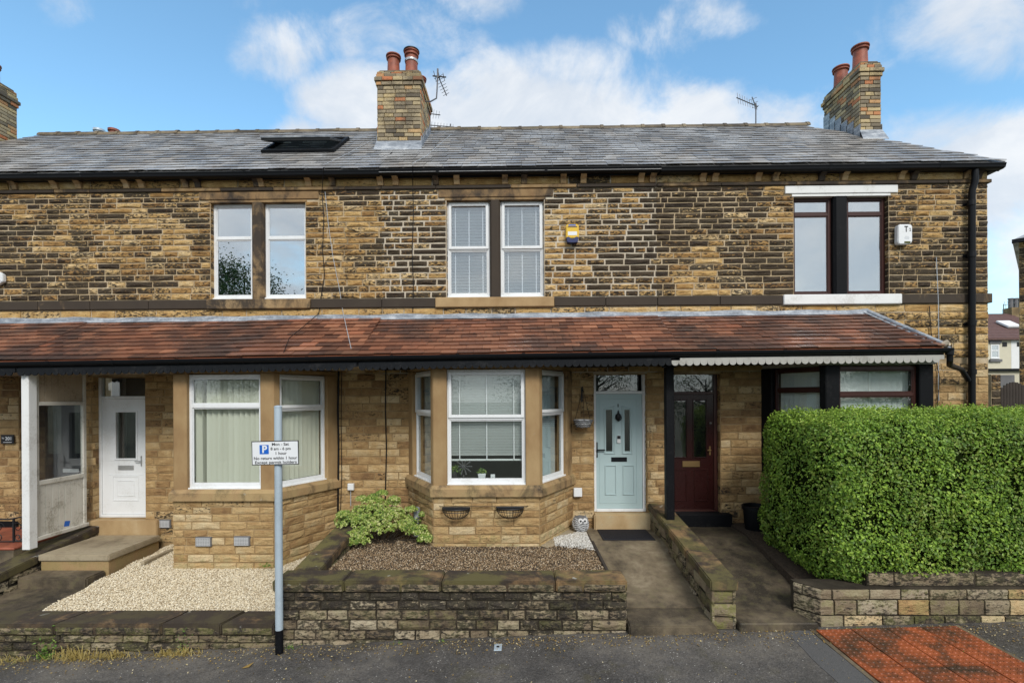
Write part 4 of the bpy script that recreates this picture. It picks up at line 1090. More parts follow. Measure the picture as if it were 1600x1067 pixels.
# ------------------------------------------------------------------ doors
def frame_door(h, i, fmat, fan_px, jamb=.055):
    x0, x1, z0, z1 = DOORS[i]; Y = {1: .14, 2: .08, 3: .10}[i]
    zf = az(fan_px, Y, 800) if i == 2 else fan_px
    mb = MB().box(x0, x0 + jamb, Y, Y + .09, z0, z1).box(x1 - jamb, x1, Y, Y + .09, z0, z1).box(x0 + jamb, x1 - jamb, Y, Y + .09, z1 - jamb, z1).box(x0 + jamb, x1 - jamb, Y, Y + .09, zf - .025, zf + .025).box(x0 + jamb, x1 - jamb, Y - .01, Y + .09, z0, z0 + .05)
    fr = mb.obj('door_frame', fmat, h, None, bevel=.006)
    MB().box(x0 + jamb + .002, x1 - jamb - .002, Y + .04, Y + .046, zf + .027, z1 - jamb - .002).obj('fanlight', 'glass', fr)
    MB().box(x0, x1, Y + .5, Y + .55, z0, z1).obj('hall_dark_board', 'indoor_shade_and_dark', fr)  # dark board paints the unlit hall behind the glass
    return x0 + jamb, x1 - jamb, z0 + .05, zf - .025, Y
def panel(mb, x0, x1, z0, z1, y, m=.022, d=.014):
    """Raised moulding rectangle."""
    mb.box(x0, x0 + m, y - d, y + .002, z0, z1).box(x1 - m, x1, y - d, y + .002, z0, z1).box(x0 + m, x1 - m, y - d, y + .002, z0, z0 + m).box(x0 + m, x1 - m, y - d, y + .002, z1 - m, z1)
    return mb
# teal door
x0, x1, z0, z1, Y = frame_door(mid_house, 2, 'white_plastic', 614)
dx = lambda px: ax(px, Y + .02, 700); dzz = lambda py: az(py, Y + .02, 968)
yd = Y + .022
gz0, gz1 = dzz(705), dzz(640)
holes = [(dx(947), dx(957), gz0, gz1), (dx(976), dx(984.5), gz0, gz1)]
door = wall_mesh(x0 + .004, x1 - .004, z0 + .004, z1 - .004, holes, yd, yd + .045).obj('door', 'teal_paint', mid_house)
tag(door, 'pale teal panelled front door with two narrow glass panes')
mb = MB()
for (a, b_) in ((dx(944), dx(961)), (dx(972), dx(988))):
    left = a < dx(966)
    zt0, zt1 = dzz(709), dzz(641)
    hi0, hi1 = (dzz(638), dzz(634)) if left else (dzz(634), dzz(638))
    m = .02
    mb.box(a, a + m, yd - .016, yd + .002, zt0, hi0).box(b_ - m, b_, yd - .016, yd + .002, zt0, hi1).box(a + m, b_ - m, yd - .016, yd + .002, zt0, zt0 + m)
    mb.prism_y([(a + m, hi0 - m), (b_ - m, hi1 - m), (b_ - m, hi1), (a + m, hi0)], yd - .016, yd + .002)
for (a, b_) in ((dx(945), dx(963)), (dx(973), dx(991))): panel(mb, a, b_, dzz(773), dzz(726), yd, .02)
panel(mb, dx(936), dx(995), dzz(786), dzz(623), yd, .010, .006)
mb.obj('moulding', 'teal_paint', door, None, bevel=.005)
for hl in holes: MB().box(hl[0] + .001, hl[1] - .001, yd + .012, yd + .018, hl[2] + .001, hl[3] - .001).obj('pane', 'glass', door)
MB().box(dx(955), dx(979.5), yd - .012, yd - .001, dzz(721), dzz(714)).obj('letterbox', 'black_plastic', door, None, bevel=.004)
MB().box(dx(964), dx(969.5), yd - .028, yd - .001, dzz(692), dzz(680)).obj('doorbell', 'white_plastic', door, None, bevel=.006)
MB().box(dx(964.2), dx(969.3), yd - .030, yd - .0285, dzz(685.5), dzz(680.4)).obj('doorbell_camera', 'sign_black', door)
hx = dx(966)
MB().box(hx - .008, hx + .008, yd - .01, yd - .001, dzz(636), dzz(631)).obj('house_number', 'iron', door)
kn = MB().lathe([(.012, .0), (.035, .03), (.052, .075), (.045, .11), (.02, .13), (.014, .16), (.006, .19)], (hx, yd - .022, dzz(657)), 12)
kn.tube([(hx - .045, yd - .03, dzz(650)), (hx - .05, yd - .04, dzz(653)), (hx - .03, yd - .045, dzz(656)), (hx, yd - .045, dzz(657.5)), (hx + .03, yd - .045, dzz(656)), (hx + .05, yd - .04, dzz(653)), (hx + .045, yd - .03, dzz(650))], .009, 6)
kn.obj('knocker', 'iron', door, None, smooth=True)
hb = dx(932.5)
MB().box(hb - .015, hb + .015, yd - .014, yd - .001, dzz(714.5), dzz(690.5)).box(hb - .01, hb + .14, yd - .055, yd - .036, dzz(703.5), dzz(701.5)).box(hb - .01, hb + .01, yd - .05, yd - .01, dzz(704), dzz(701)).obj('handle', 'black_plastic', door, None, bevel=.004)
# white door
xl0, xl1, zl0, zl1 = DOORS[1]
x0, x1, z0, z1, Y = frame_door(left_house, 1, 'white_plastic', az(621, .14, 190), .05)
yd = Y + .022; dx = lambda px: ax(px, yd, 700); dzz = lambda py: az(py, yd, 190)
gl = (dx(182), dx(213), dzz(716), dzz(644))
door = wall_mesh(x0 + .004, x1 - .004, z0 + .004, z1 - .004, [gl], yd, yd + .045).obj('door', 'white_plastic', left_house)
tag(door, 'plain white plastic front door with one small glazed panel')
mb = panel(MB(), gl[0] - .03, gl[1] + .03, gl[2] - .03, gl[3] + .03, yd, .03, .016)
panel(mb, dx(176), dx(217), dzz(782), dzz(743), yd, .016, .01); panel(mb, dx(183), dx(210), dzz(775), dzz(750), yd, .012, .008)
mb.box(dx(170), dx(224), yd - .006, yd + .001, dzz(719.5), dzz(719)).box(dx(170), dx(224), yd - .006, yd + .001, dzz(742), dzz(741.2))
mb.obj('moulding', 'white_plastic', door, None, bevel=.005)
MB().box(gl[0], gl[1], yd + .012, yd + .018, gl[2], gl[3]).obj('pane', 'glass', door)
MB().box(dx(185), dx(209), yd - .012, yd - .001, dzz(734), dzz(727)).obj('letterbox', 'silver', door, None, bevel=.004)
MB().box(dx(221) - .012, dx(221) + .012, yd - .012, yd - .001, dzz(728), dzz(712)).box(dx(213), dx(222), yd - .05, yd - .036, dzz(721), dzz(719.6)).obj('handle', 'silver', door, None, bevel=.003)
# dark red door
x0, x1, z0, z1, Y = frame_door(right_house, 3, 'brown_timber', az(614, .10, 1085), .07)
yd = Y + .022; dx = lambda px: ax(px, yd, 700); dzz = lambda py: az(py, yd, 1085)
gls = [(dx(1054), dx(1072.5), dzz(714), dzz(626)), (dx(1084), dx(1103.5), dzz(714), dzz(626))]
door = wall_mesh(x0 + .004, x1 - .004, z0 + .004, z1 - .004, gls, yd, yd + .045).obj('door', 'mahogany', right_house)
tag(door, 'dark red timber front door with two tall glass panes')
mb = MB()
for g in gls: panel(mb, g[0] - .02, g[1] + .02, g[2] - .02, g[3] + .02, yd, .02, .014)
for a, b_ in ((1053, 1073), (1084, 1107)): panel(mb, dx(a), dx(b_), dzz(783), dzz(733), yd, .02, .012)
mb.obj('moulding', 'mahogany', door, None, bevel=.005)
for g in gls: MB().box(g[0], g[1], yd + .012, yd + .018, g[2], g[3]).obj('pane', 'glass', door)
MB().box(dx(1066), dx(1093), yd - .012, yd - .001, dzz(729), dzz(720)).box(dx(1071), dx(1089), yd - .016, yd - .0121, dzz(726.5), dzz(722.5)).obj('letterbox', 'brass', door, None, bevel=.003)
MB().box(dx(1109) - .015, dx(1109) + .015, yd - .01, yd - .001, dzz(711), dzz(697)).box(dx(1104), dx(1110), yd - .05, yd - .036, dzz(704), dzz(702)).obj('handle', 'brass', door, None, bevel=.003)
MB().lathe([(.02, 0), (.022, .02), (.012, .03)], (dx(1110), yd - .015, dzz(662)), 10).obj('lock', 'silver', door)
# far left house door inside the porch
d0 = DOORS[0]
door = MB().box(d0[0] + .02, d0[1] - .02, .16, .2, d0[2], d0[3]).obj('door', 'weathered_black', far_house)
MB().box(-8.42, -8.12, .145, .159, 1.55, 1.62).obj('letterbox', 'silver', door, None, bevel=.004)
MB().box(-8.7, -8.45, .152, .159, 1.9, 2.9).box(-8.2, -7.98, .152, .159, 1.9, 2.9).obj('pane', 'glass', door)

# ------------------------------------------------------------------ ground, pavement, road
def pz(x): return max(-.38, .045 * x) if x < 0 else min(.26, .03 * x)
def pzz(x, y): return pz(x) - .015 * (-2.9 - y)
def sheet(name, mat, xs, ys, zf, thick=.3, color=None, parent=None):
    nx, ny = len(xs), len(ys)
    v = [(x, y, zf(x, y)) for y in ys for x in xs]
    f = [(j * nx + i, j * nx + i + 1, (j + 1) * nx + i + 1, (j + 1) * nx + i) for j in range(ny - 1) for i in range(nx - 1)]
    n = len(v); v += [(x, y, z - thick) for x, y, z in v]
    f += [tuple(n + k for k in q[::-1]) for q in f]
    for i in range(nx - 1):
        f.append((i, n + i, n + i + 1, i + 1)); a = (ny - 1) * nx + i; f.append((a, a + 1, n + a + 1, n + a))
    for j in range(ny - 1):
        a = j * nx; f.append((a, a + nx, n + a + nx, n + a)); a = j * nx + nx - 1; f.append((a, n + a, n + a + nx, a + nx))
    return MB().add(v, f).obj(name, mat, parent, None, color=color)
def lin(a, b, n): return [a + (b - a) * k / (n - 1) for k in range(n)]
tag(MB().box(-600, 600, -300, 900, -.75, -.60).obj('ground', 'grass'), 'rough grass and earth around the houses', 'ground', None, 'structure')
tag(sheet('pavement', 'asphalt', lin(-16, 16, 33), [-4.95, -4.2, -3.5, -2.85, -2.5], lambda x, y: pzz(x, y), .25), 'dark patched asphalt pavement in front of the garden walls', 'pavement', None, 'structure')
kerb = tag(sheet('kerb', 'concrete', lin(-16, 16, 33), [-5.10, -4.954], lambda x, y: pzz(x, -4.95) + .003, .25, (.42, 0, .1)), 'concrete kerb along the road', 'kerb', None, 'structure')
tag(sheet('road', 'road_asphalt', lin(-40, 40, 21), [-12, -9, -6, -5.104], lambda x, y: pzz(max(-12, min(12, x)), -4.95) - .11 - .03 * math.sin((y + 12) / 6.9 * math.pi), .1), 'asphalt road in front of the terrace', 'road', None, 'structure')
# tarmac patches and seams on the pavement
def patch(name, pts, mat, lift, color=None):
    pts = [(x, y, pzz(x, y) + lift) for x, y in pts]; n = len(pts)
    mb = MB().add(pts + [(x, y, z - .02) for x, y, z in pts], [tuple(range(n)), tuple(range(n, 2 * n))[::-1]] + [(i, n + i, n + (i + 1) % n, (i + 1) % n) for i in range(n)])
    return mb.obj(name, mat, None, None, color=color)
def ripple(pts, amp=.02, n=10):
    out = []
    for k in range(len(pts)):
        a, b = Vector((*pts[k], 0)), Vector((*pts[(k + 1) % len(pts)], 0)); d = (b - a); nrm = Vector((-d.y, d.x, 0)).normalized()
        for q in range(n):
            p = a + d * q / n + nrm * (amp * rnd.uniform(-1, 1) if q else 0); out.append((p.x, p.y))
    return out

# ------------------------------------------------------------------ garden walls
def dark_cf(m): 
    def f(x, z): return (cl(.62 + rnd.uniform(-.28, .18)), cl(.45 + rnd.uniform(-.2, .25)), m * rnd.uniform(.2, 1))
    return f
WG = 'low stone garden walls'
def coping_block(parent, pts_lo, pts_hi, color):
    mb = MB().hexa(pts_lo, pts_hi)
    return mb.obj('coping_stone', 'dressed_stone', parent, None, bevel=.014, seg=2, color=color)
Y_FW = -2.9
# middle front wall
wx0, wx1 = ax(430, Y_FW, 960), ax(980, Y_FW, 960)
w = thing('garden_wall', 'tall stone front wall with thick coping below the middle bay window', 'wall', (0, Y_FW, 0), WG)
core = MB().box(wx0 + .02, wx1 - .02, Y_FW + .03, Y_FW + .34, -.4, .53).obj('wall_core', 'mortar_black', w)
def mid_cf(x, z):
    low = z < .25
    return (cl((.54 if low else .76) + rnd.uniform(-.22, .12)), cl(.42 + rnd.uniform(-.2, .35)), rnd.uniform(.0, .3) if x > .3 or low else .06)
zs = courses(-.06, .528, 5, .12, .05)
zs = [-.17] + zs
lay(core, (wx0, Y_FW + .028), 0, wx1 - wx0, zs, [], .20, .40, .030, mid_cf, joint=.016, meshes=ROCK_G)
lay(core, (wx1 - .022, Y_FW + .02), math.pi / 2, .33, zs, [], .2, .33, .03, mid_cf, meshes=ROCK_G)
lay(core, (wx0 + .022, Y_FW + .35), -math.pi / 2, .33, zs, [], .2, .33, .03, mid_cf, meshes=ROCK_G)
cuts = [wx0 - .03, ax(538, Y_FW, 915), ax(690, Y_FW, 915), ax(868, Y_FW, 915), wx1 + .005]
for k in range(4):
    a, b = cuts[k] + .005, cuts[k + 1] - .005; z0, z1 = .532, .675 + rnd.uniform(-.006, .006)
    mb = MB().hexa([(a, Y_FW - .01, z0), (b, Y_FW - .01, z0), (b, Y_FW + .37, z0), (a, Y_FW + .37, z0)], [(a, Y_FW - .035, z1), (b, Y_FW - .035, z1), (b, Y_FW + .37, z1), (a, Y_FW + .37, z1)])
    mb.obj('coping_stone', 'dressed_stone', w, None, bevel=.015, seg=2, color=((.70, .66, .68, .56)[k], .36, .4))
    # pitched face of the coping
    lay(w, (a + .01, Y_FW - .016), 0, b - a - .02, [z0 + .008, z1 - .032], [], .5, .9, .022, lambda x, z: (.52, .30, .15), name='coping_face', meshes=ROCK_G)
# low wall in front of the white gravel
lx0, lx1 = -9.8, wx0 - .012
w = thing('garden_wall', 'low dark stone front wall with flat coping before the cream gravel', 'wall', (-6, Y_FW, -.2), WG)
core = MB().box(lx0, lx1, Y_FW + .03, Y_FW + .36, -.6, .0).obj('wall_core', 'mortar_black', w)
lay(core, (lx0, Y_FW + .028), 0, lx1 - lx0, [-.42, -.31, -.20, -.095, .0], [], .24, .48, .03, dark_cf(.5), joint=.014, meshes=ROCK_G)
cuts = [lx0, ax(-90, Y_FW, 990), ax(86, Y_FW, 990), ax(253, Y_FW, 990), ax(346, Y_FW, 990), lx1]
for k in range(5):
    a, b = cuts[k] + .005, cuts[k + 1] - .004; z0, z1 = .002, .145 + rnd.uniform(-.006, .006)
    coping_block(w, [(a, Y_FW - .01, z0), (b, Y_FW - .01, z0), (b, Y_FW + .40, z0), (a, Y_FW + .40, z0)], [(a, Y_FW - .02, z1), (b, Y_FW - .02, z1), (b + (0 if k == 4 else .1), Y_FW + .40, z1 - .005), (a + .1, Y_FW + .40, z1 - .005)], (.76 + rnd.uniform(-.06, .1), .42, .15))
    lay(w, (a + .01, Y_FW - .008), 0, b - a - .02, [z0 + .008, z1 - .035], [], .5, .9, .022, lambda x, z: (.58, .45, .45), name='coping_face', meshes=ROCK_G)
# sloping dividing walls
def divider(label, x0, x1, y0, y1, z_front, z_back, moss, zdrop, cuts, soot=.5):
    """Wall running from the front (y0) to the house (y1), its coping rising towards the house."""
    t = thing('garden_wall', label, 'wall', ((x0 + x1) / 2, y0, z_front - zdrop), WG)
    zt = lambda y: z_front + (z_back - z_front) * (y - y0) / (y1 - y0)
    lo = [(x0 + .03, y0 + .03, z_front - zdrop - .3), (x1 - .03, y0 + .03, z_front - zdrop - .3), (x1 - .03, y1, z_front - zdrop - .3), (x0 + .03, y1, z_front - zdrop - .3)]
    hi = [(x0 + .03, y0 + .03, zt(y0) - .13), (x1 - .03, y0 + .03, zt(y0) - .13), (x1 - .03, y1, zt(y1) - .13), (x0 + .03, y1, zt(y1) - .13)]
    core = MB().hexa(lo, hi).obj('wall_core', 'mortar_black', t)
    cf = lambda x, z: (cl(soot + rnd.uniform(-.3, .15)), cl(.5 + rnd.uniform(-.2, .3)), moss * rnd.uniform(.3, 1))
    sl = (zt(y1) - zt(y0)) / (y1 - y0); L = y1 - y0
    n = max(2, round(zdrop / .14))
    zb = [zt(y1) - .135 - zdrop + zdrop * k / n for k in range(n + 1)]; zf = [zt(y0) - .135 - zdrop + zdrop * k / n for k in range(n + 1)]
    lay(core, (x0 + .028, y1), -math.pi / 2, L, zb, [], .25, .5, .028, cf, zslope=-sl, meshes=ROCK_G)
    lay(core, (x1 - .028, y0), math.pi / 2, L, zf, [], .25, .5, .028, cf, zslope=sl, meshes=ROCK_G)
    lay(core, (x0, y0 + .028), 0, x1 - x0, zf, [], .15, .33, .028, lambda x, z: (cl(soot - .25), .55, cl(moss * 1.6)), meshes=TOOLED_G)
    cc = [y0 - .03] + cuts + [y1]
    for a, b in zip(cc, cc[1:]):
        a += .004; b -= .004
        coping_block(t, [(x0 - .01, a, zt(a) - .128), (x1 + .01, a, zt(a) - .128), (x1 + .01, b, zt(b) - .128), (x0 - .01, b, zt(b) - .128)], [(x0 - .015, a, zt(a)), (x1 + .015, a, zt(a)), (x1 + .015, b, zt(b)), (x0 - .015, b, zt(b))], (cl(soot + .14 + rnd.uniform(-.1, .1)), .38, .2 + moss * .35))
    return t
divider('stone dividing wall between the teal door path and the dark red door path', ax(1111, Y_FW, 905), ax(1151, Y_FW, 905), Y_FW, -.002, .682, 1.0, .5, .48, [-2.0, -.95], .46)
divider('mossy stone dividing wall between the cream gravel and the leafy shrub', -2.93, -2.60, -2.50, -.002, .682, .97, .9, .40, [-1.35], .60)
divider('dark stone dividing wall under the white timber porch screen', -7.86, -7.53, -2.48, -.002, .28, .655, .3, .42, [-1.25], .55)
# wall in front of the hedge
w = thing('garden_wall', 'low buff stone wall at the foot of the hedge', 'wall', (5, Y_FW, .1), WG)
hx0 = ax(1282, Y_FW, 950)
core = MB().prism([(hx0 - .17, -2.62), (hx0 + .02, Y_FW + .03), (9.5, Y_FW + .03), (9.5, -2.55), (hx0 - .17, -2.55)], -.1, .565).obj('wall_core', 'mortar_black', w)
def hw_cf(x, z): return (cl((.50 if z < .28 else .34) + rnd.uniform(-.26, .22)), cl(.66 + rnd.uniform(-.2, .25)), rnd.uniform(.1, .5))
lay(core, (hx0, Y_FW + .028), 0, 9.5 - hx0, [.02, .245, .435, .56], [], .26, .52, .024, hw_cf, joint=.012, meshes=TOOLED_G + TOOLED_G + TOOLED_H[:4])
lay(core, (hx0 - .18, -2.63), math.atan2(Y_FW + .03 + 2.63, .19), .33, [.02, .245, .435, .56], [], .2, .33, .022, lambda x, z: (.5, .6, .2), joint=.012, meshes=TOOLED_G)
tc = MB().box(hx0 + .62, 9.5, -2.80, -2.52, .5, .735).obj('wall_core', 'mortar_black', w)
lay(tc, (hx0 + .62, -2.80), 0, 9.5 - hx0 - .62, [.57, .735], [], .5, 1.0, .02, lambda x, z: (cl(.62 + rnd.uniform(-.2, .2)), .6, .2), meshes=TOOLED_G)

# ------------------------------------------------------------------ left garden: path, steps, gravel
tag(sheet('garden_path', 'concrete', lin(-7.52, -6.28, 5), [-2.5, -2.0, -1.5, -1.2], lambda x, y: .085 + .05 * (y + 1.5) - .004, .3, (.66, 0, .3)), 'dark wet path behind the low wall', 'path', None, 'structure')
st = thing('door_steps', 'worn stone steps leading up to the plain white door', 'steps', (-6.95, -.7, .1))
MB().box(-7.52, -6.40, -1.27, -.13, .375, .475).obj('landing_slab', 'concrete', st, None, bevel=.015, seg=2, color=(.26, 0, .3))
MB().box(-7.50, -6.43, -1.24, -.13, .10, .374).obj('landing_base', 'dressed_stone', st, None, bevel=.01, color=(.35, .55, .4))
MB().box(-7.52, -6.46, -1.60, -1.245, .0, .235).obj('step', 'concrete', st, None, bevel=.02, seg=2, color=(.60, 0, .35))
MB().box(ax(136, -.1, 815), ax(246, -.1, 815), -.12, .14, .44, DOORS[1][2] - .002).obj('doorstep', 'dressed_stone', st, None, bevel=.014, seg=2, color=(.12, .72, 0))
def gz(x, y): return .125 + .10 * cl((y + 2.5) / 1.35) + .05 * cl((y + 1.15) / 1.15)
tag(sheet('gravel_bed', 'cream_ground', lin(-6.30, -2.90, 12), lin(-2.52, -.0, 9), lambda x, y: gz(x, y) - .015, .3), 'pale ground beneath the cream gravel', 'ground', None, 'structure')
def scatter(name, mat, n, sampler, smin, smax, label, cat, parent=None):
    """n small pebbles; sampler(k) gives (k, 3) points."""
    c = sampler(n); k = len(c)
    o = np.array([(1, 0, 0), (0, 1, 0), (-1, 0, 0), (0, -1, 0), (0, 0, 1), (0, 0, -1)], float)
    v = o[None] * nrg.uniform(.7, 1.2, (k, 6, 1)) * np.stack([nrg.uniform(.75, 1.25, k), nrg.uniform(.6, 1.0, k), nrg.uniform(.45, .8, k)], 1)[:, None, :]
    a = nrg.uniform(0, 6.283, k); b = nrg.normal(0, .5, k)
    ca, sa, cb, sb = np.cos(a), np.sin(a), np.cos(b), np.sin(b)
    x, y, z = v[..., 0], v[..., 1], v[..., 2]
    y2 = y * cb[:, None] - z * sb[:, None]; z2 = y * sb[:, None] + z * cb[:, None]
    x3 = x * ca[:, None] - y2 * sa[:, None]; y3 = x * sa[:, None] + y2 * ca[:, None]
    v = np.stack([x3, y3, z2], -1) * nrg.uniform(smin, smax, k)[:, None, None] + c[:, None, :]
    f = np.array([(0, 1, 4), (1, 2, 4), (2, 3, 4), (3, 0, 4), (1, 0, 5), (2, 1, 5), (3, 2, 5), (0, 3, 5)])
    f = (f[None] + (np.arange(k) * 6)[:, None, None]).reshape(-1, 3)
    me = bpy.data.meshes.new(name); me.from_pydata(v.reshape(-1, 3).tolist(), [], f.tolist()); me.materials.append(MATS[mat])
    return tag(link(bpy.data.objects.new(name, me), parent), label, cat, None, 'stuff')
def inside_bay(i, x, y):
    b = BAYS[i]; t = np.clip(-y / BAY_P, 0, 1)
    return (y > -BAY_P) & (x > b['wl'] + (b['fl'] - b['wl']) * t) & (x < b['wr'] + (b['fr'] - b['wr']) * t)
def smp_cream(n):
    x = nrg.uniform(-6.36, -2.93, n); y = nrg.uniform(-2.52, -.02, n)
    e = -6.29 + .03 * np.sin(y * 9)
    ok = (~inside_bay(1, x, y)) & (x > e) & ((y < -1.0) | (x > -6.40))
    x, y = x[ok], y[ok]
    z = .125 + .10 * np.clip((y + 2.5) / 1.35, 0, 1) + .05 * np.clip((y + 1.15) / 1.15, 0, 1) + nrg.uniform(-.008, .008, len(x))
    return np.stack([x, y, z], 1)
scatter('cream_gravel', 'cream_pebble', 62000, smp_cream, .006, .013, 'cream gravel covering the left front garden', 'gravel')
tag(MB().box(-6.42, -6.36, -1.05, -.35, .24, .30).obj('offcut_slab', 'concrete', None, T(.35, .0, 0), bevel=.01, color=(.2, 0, 0)), 'pale stone offcut lying in the gravel beside the steps', 'stone')

# ------------------------------------------------------------------ middle garden
PATH_X0, PATH_X1 = 1.17, ax(1111, Y_FW, 905) + .04
tag(sheet('planting_bed', 'soil', lin(-2.62, PATH_X0, 10), lin(-2.54, -.0, 7), lambda x, y: .565, .4), 'brown earth under the fine gravel of the middle garden', 'ground', None, 'structure')
def smp_brown(n):
    x = nrg.uniform(-2.60, PATH_X0 - .03, n); y = nrg.uniform(-2.54, -.02, n)
    ok = ~inside_bay(2, x, y) & ~((x > .35) & (y > -.75 + (x - .35) * .45)) & ~((y > -1.0) & (x < -2.0) & (nrg.uniform(size=n) < .8))
    bare = (np.sin(x * 2.1 + 1) * .12 - 1.42 < y) & (nrg.uniform(size=n) < .45)
    ok &= ~bare
    x, y = x[ok], y[ok]
    return np.stack([x, y, .568 + nrg.uniform(-.006, .012, len(x))], 1)
scatter('brown_gravel', 'brown_pebble', 46000, smp_brown, .005, .013, 'fine brown gravel in front of the middle bay', 'gravel')
def smp_white(n):
    x = nrg.uniform(.45, PATH_X0 - .04, n); y = nrg.uniform(-1.55, -.35, n)
    ok = (y < -.35 - (PATH_X0 - x) * .75 + .1) & (y > -1.25 + (PATH_X0 - x) * .35 - .2 * nrg.uniform(size=n)) & (x > .55)
    x, y = x[ok], y[ok]
    return np.stack([x, y, .583 + nrg.uniform(-.004, .010, len(x))], 1)
scatter('white_pebbles', 'white_pebble', 6000, smp_white, .006, .012, 'small patch of white pebbles beside the doormat', 'gravel')
sl = MB().prism([(.42, -1.22), (PATH_X0 - .02, -.52), (PATH_X0 - .02, -.01), (.93, -.01), (.33, -1.12)], .50, .579)
tag(sl.obj('concrete_slab', 'concrete', None, None, bevel=.006, color=(.18, 0, .1)), 'pale concrete slab beside the bay where the owl sits', 'slab', None, 'structure')
tag(MB().box(PATH_X0 - .03, PATH_X0 + .012, -2.5, -.95, .45, .598).obj('timber_edging', 'fence_timber', None, None, bevel=.006), 'dark timber edging between brown gravel and path', 'edging')
def path_z(y, zb=.555, zf=.205): return zb if y > -.85 else zb - (zb - zf) * cl((-.85 - y) / 1.7)
tag(sheet('front_path', 'concrete', lin(PATH_X0, PATH_X1, 5), [-2.55, -2.1, -1.6, -1.1, -.85, -.4, 0.06], lambda x, y: path_z(y), .5, (.47, 0, .3)), 'sloping concrete path to the teal door', 'path', None, 'structure')
fs = MB().hexa([(wx1 + .008, -2.98, -.2), (PATH_X1 + .22, -2.98, -.2), (PATH_X1 + .22, -2.551, -.2), (wx1 + .008, -2.551, -.2)], [(wx1 + .008, -2.98, .155), (PATH_X1 - .02, -2.98, .16), (PATH_X1 - .02, -2.551, .20), (wx1 + .008, -2.551, .20)])
tag(fs.obj('entrance_step', 'concrete', None, None, bevel=.015, seg=2, color=(.60, 0, .25)), 'long worn stone step at the foot of the teal door path', 'step')
dd = DOORS[2]
tag(MB().box(dd[0] - .02, dd[1] + .04, -.13, .14, .5, dd[2] - .002).obj('doorstep', 'dressed_stone', None, None, bevel=.02, seg=2, color=(.16, .82, .15)), 'buff stone doorstep under the teal door', 'step')
mx0, mx1 = ax(938, -.5, 834), ax(1017, -.5, 834)
mm = thing('doormat', 'black rubber doormat in front of the teal door', 'doormat', ((mx0 + mx1) / 2, -.45, .557))
MB().box(mx0, mx1, -.80, -.16, .557, .571).obj('mat_base', 'rubber_mat', mm, None, bevel=.004)
mb = MB()
for k in range(38): 
    x = mx0 + .04 + (mx1 - mx0 - .08) * k / 37; mb.box(x - .006, x + .006, -.77, -.19, .5712, .576)
tag(mb.obj('ribs', 'rubber_mat', mm), None, None, None, 'stuff')

# ------------------------------------------------------------------ right garden
RP0, RP1 = ax(1151, Y_FW, 905) - .02, hx0 - .16
tag(sheet('garden_path', 'concrete', lin(RP0, RP1 + .5, 6), [-2.6, -2.2, -1.7, -1.2, -.7, 0.02], lambda x, y: .60 if y > -.7 else .60 - .40 * cl((-.7 - y) / 1.9), .5, (.64, 0, .35)), 'dark damp concrete path to the dark red door', 'path', None, 'structure')
tag(MB().hexa([(RP0 + .03, -2.96, -.2), (hx0 + .0, -2.96, -.2), (hx0 - .16, -2.60, -.2), (RP0 + .03, -2.60, -.2)], [(RP0 + .03, -2.96, .18), (hx0 - .06, -2.96, .185), (hx0 - .19, -2.601, .205), (RP0 + .03, -2.601, .20)]).obj('entrance_step', 'concrete', None, None, bevel=.012, color=(.66, 0, .3)), 'dark stone step at the foot of the dark red door path', 'step')
tag(sheet('hedge_bed', 'soil', lin(RP1 + .25, 9.4, 6), [-2.54, -1.8, -1.2, -.7, .0], lambda x, y: .64 if y > -.7 else .64 - .28 * cl((-.7 - y) / 1.9), .4), 'dark soil under the hedge', 'ground', None, 'structure')
dd = DOORS[3]
ds = thing('doorstep', 'black painted stone doorstep under the dark red door', 'step', (3.2, -.1, .6))
MB().box(ax(1060, -.12, 808), ax(1144, -.12, 808), -.14, .14, .55, az(804, -.12, 1100) + .01).obj('step_block', 'black_paint', ds, None, bevel=.012)
MB().box(dd[0] + .01, dd[1] - .01, -.06, .12, az(804, -.12, 1100) + .012, dd[2]).obj('threshold', 'black_paint', ds, None, bevel=.008)

# tactile paving: four by four blister slabs between concrete edgings
tx0 = ax(1274, -2.98, 984); TS = .412
tp = thing('tactile_paving', 'red blister tactile paving set into the pavement by the hedge wall', 'paving', (tx0, -2.98, .1))
tp['kind'] = 'structure'
mb = MB().box(0, .400, 0, .400, -.05, .006)
for a in range(6):
    for b in range(6):
        cx, cy = .034 + .0672 * a, .034 + .0672 * b
        n = 6; base = len(mb.v)
        for r, z in ((.019, .006), (.013, .0125)):
            for k in range(n): mb.v.append((cx + r * math.cos(k * 2 * math.pi / n), cy + r * math.sin(k * 2 * math.pi / n), z))
        for k in range(n): mb.f.append((base + k, base + (k + 1) % n, base + n + (k + 1) % n, base + n + k))
        mb.f.append(tuple(base + n + k for k in range(n)))
TM = mb.mesh('slab', 'tactile_concrete')
for r in range(4):
    for c in range(4):
        x, y = tx0 + c * TS, -2.985 - (r + 1) * TS
        inst('slab', TM, tp, T(x, y, pzz(x + .2, y + .2) + .006 + rnd.uniform(-.002, .002)) @ Matrix.Rotation(-math.atan(.03), 4, 'Y') @ Matrix.Rotation(.015, 4, 'X'))
for k, (a, b) in enumerate(((tx0 - .055, tx0 - .008), (tx0 + 4 * TS + .002, tx0 + 4 * TS + .05))):
    pts = [(a, -4.9), (b, -4.9), (b, -2.96), (a, -2.96)]
    e = patch('concrete_edging', pts, 'concrete', .010, (.44, 0, .5))
    tag(e, ('mossy concrete edging strip left of the red tactile paving', 'mossy concrete edging strip right of the red tactile paving')[k], 'edging', 'edging strips', 'structure')
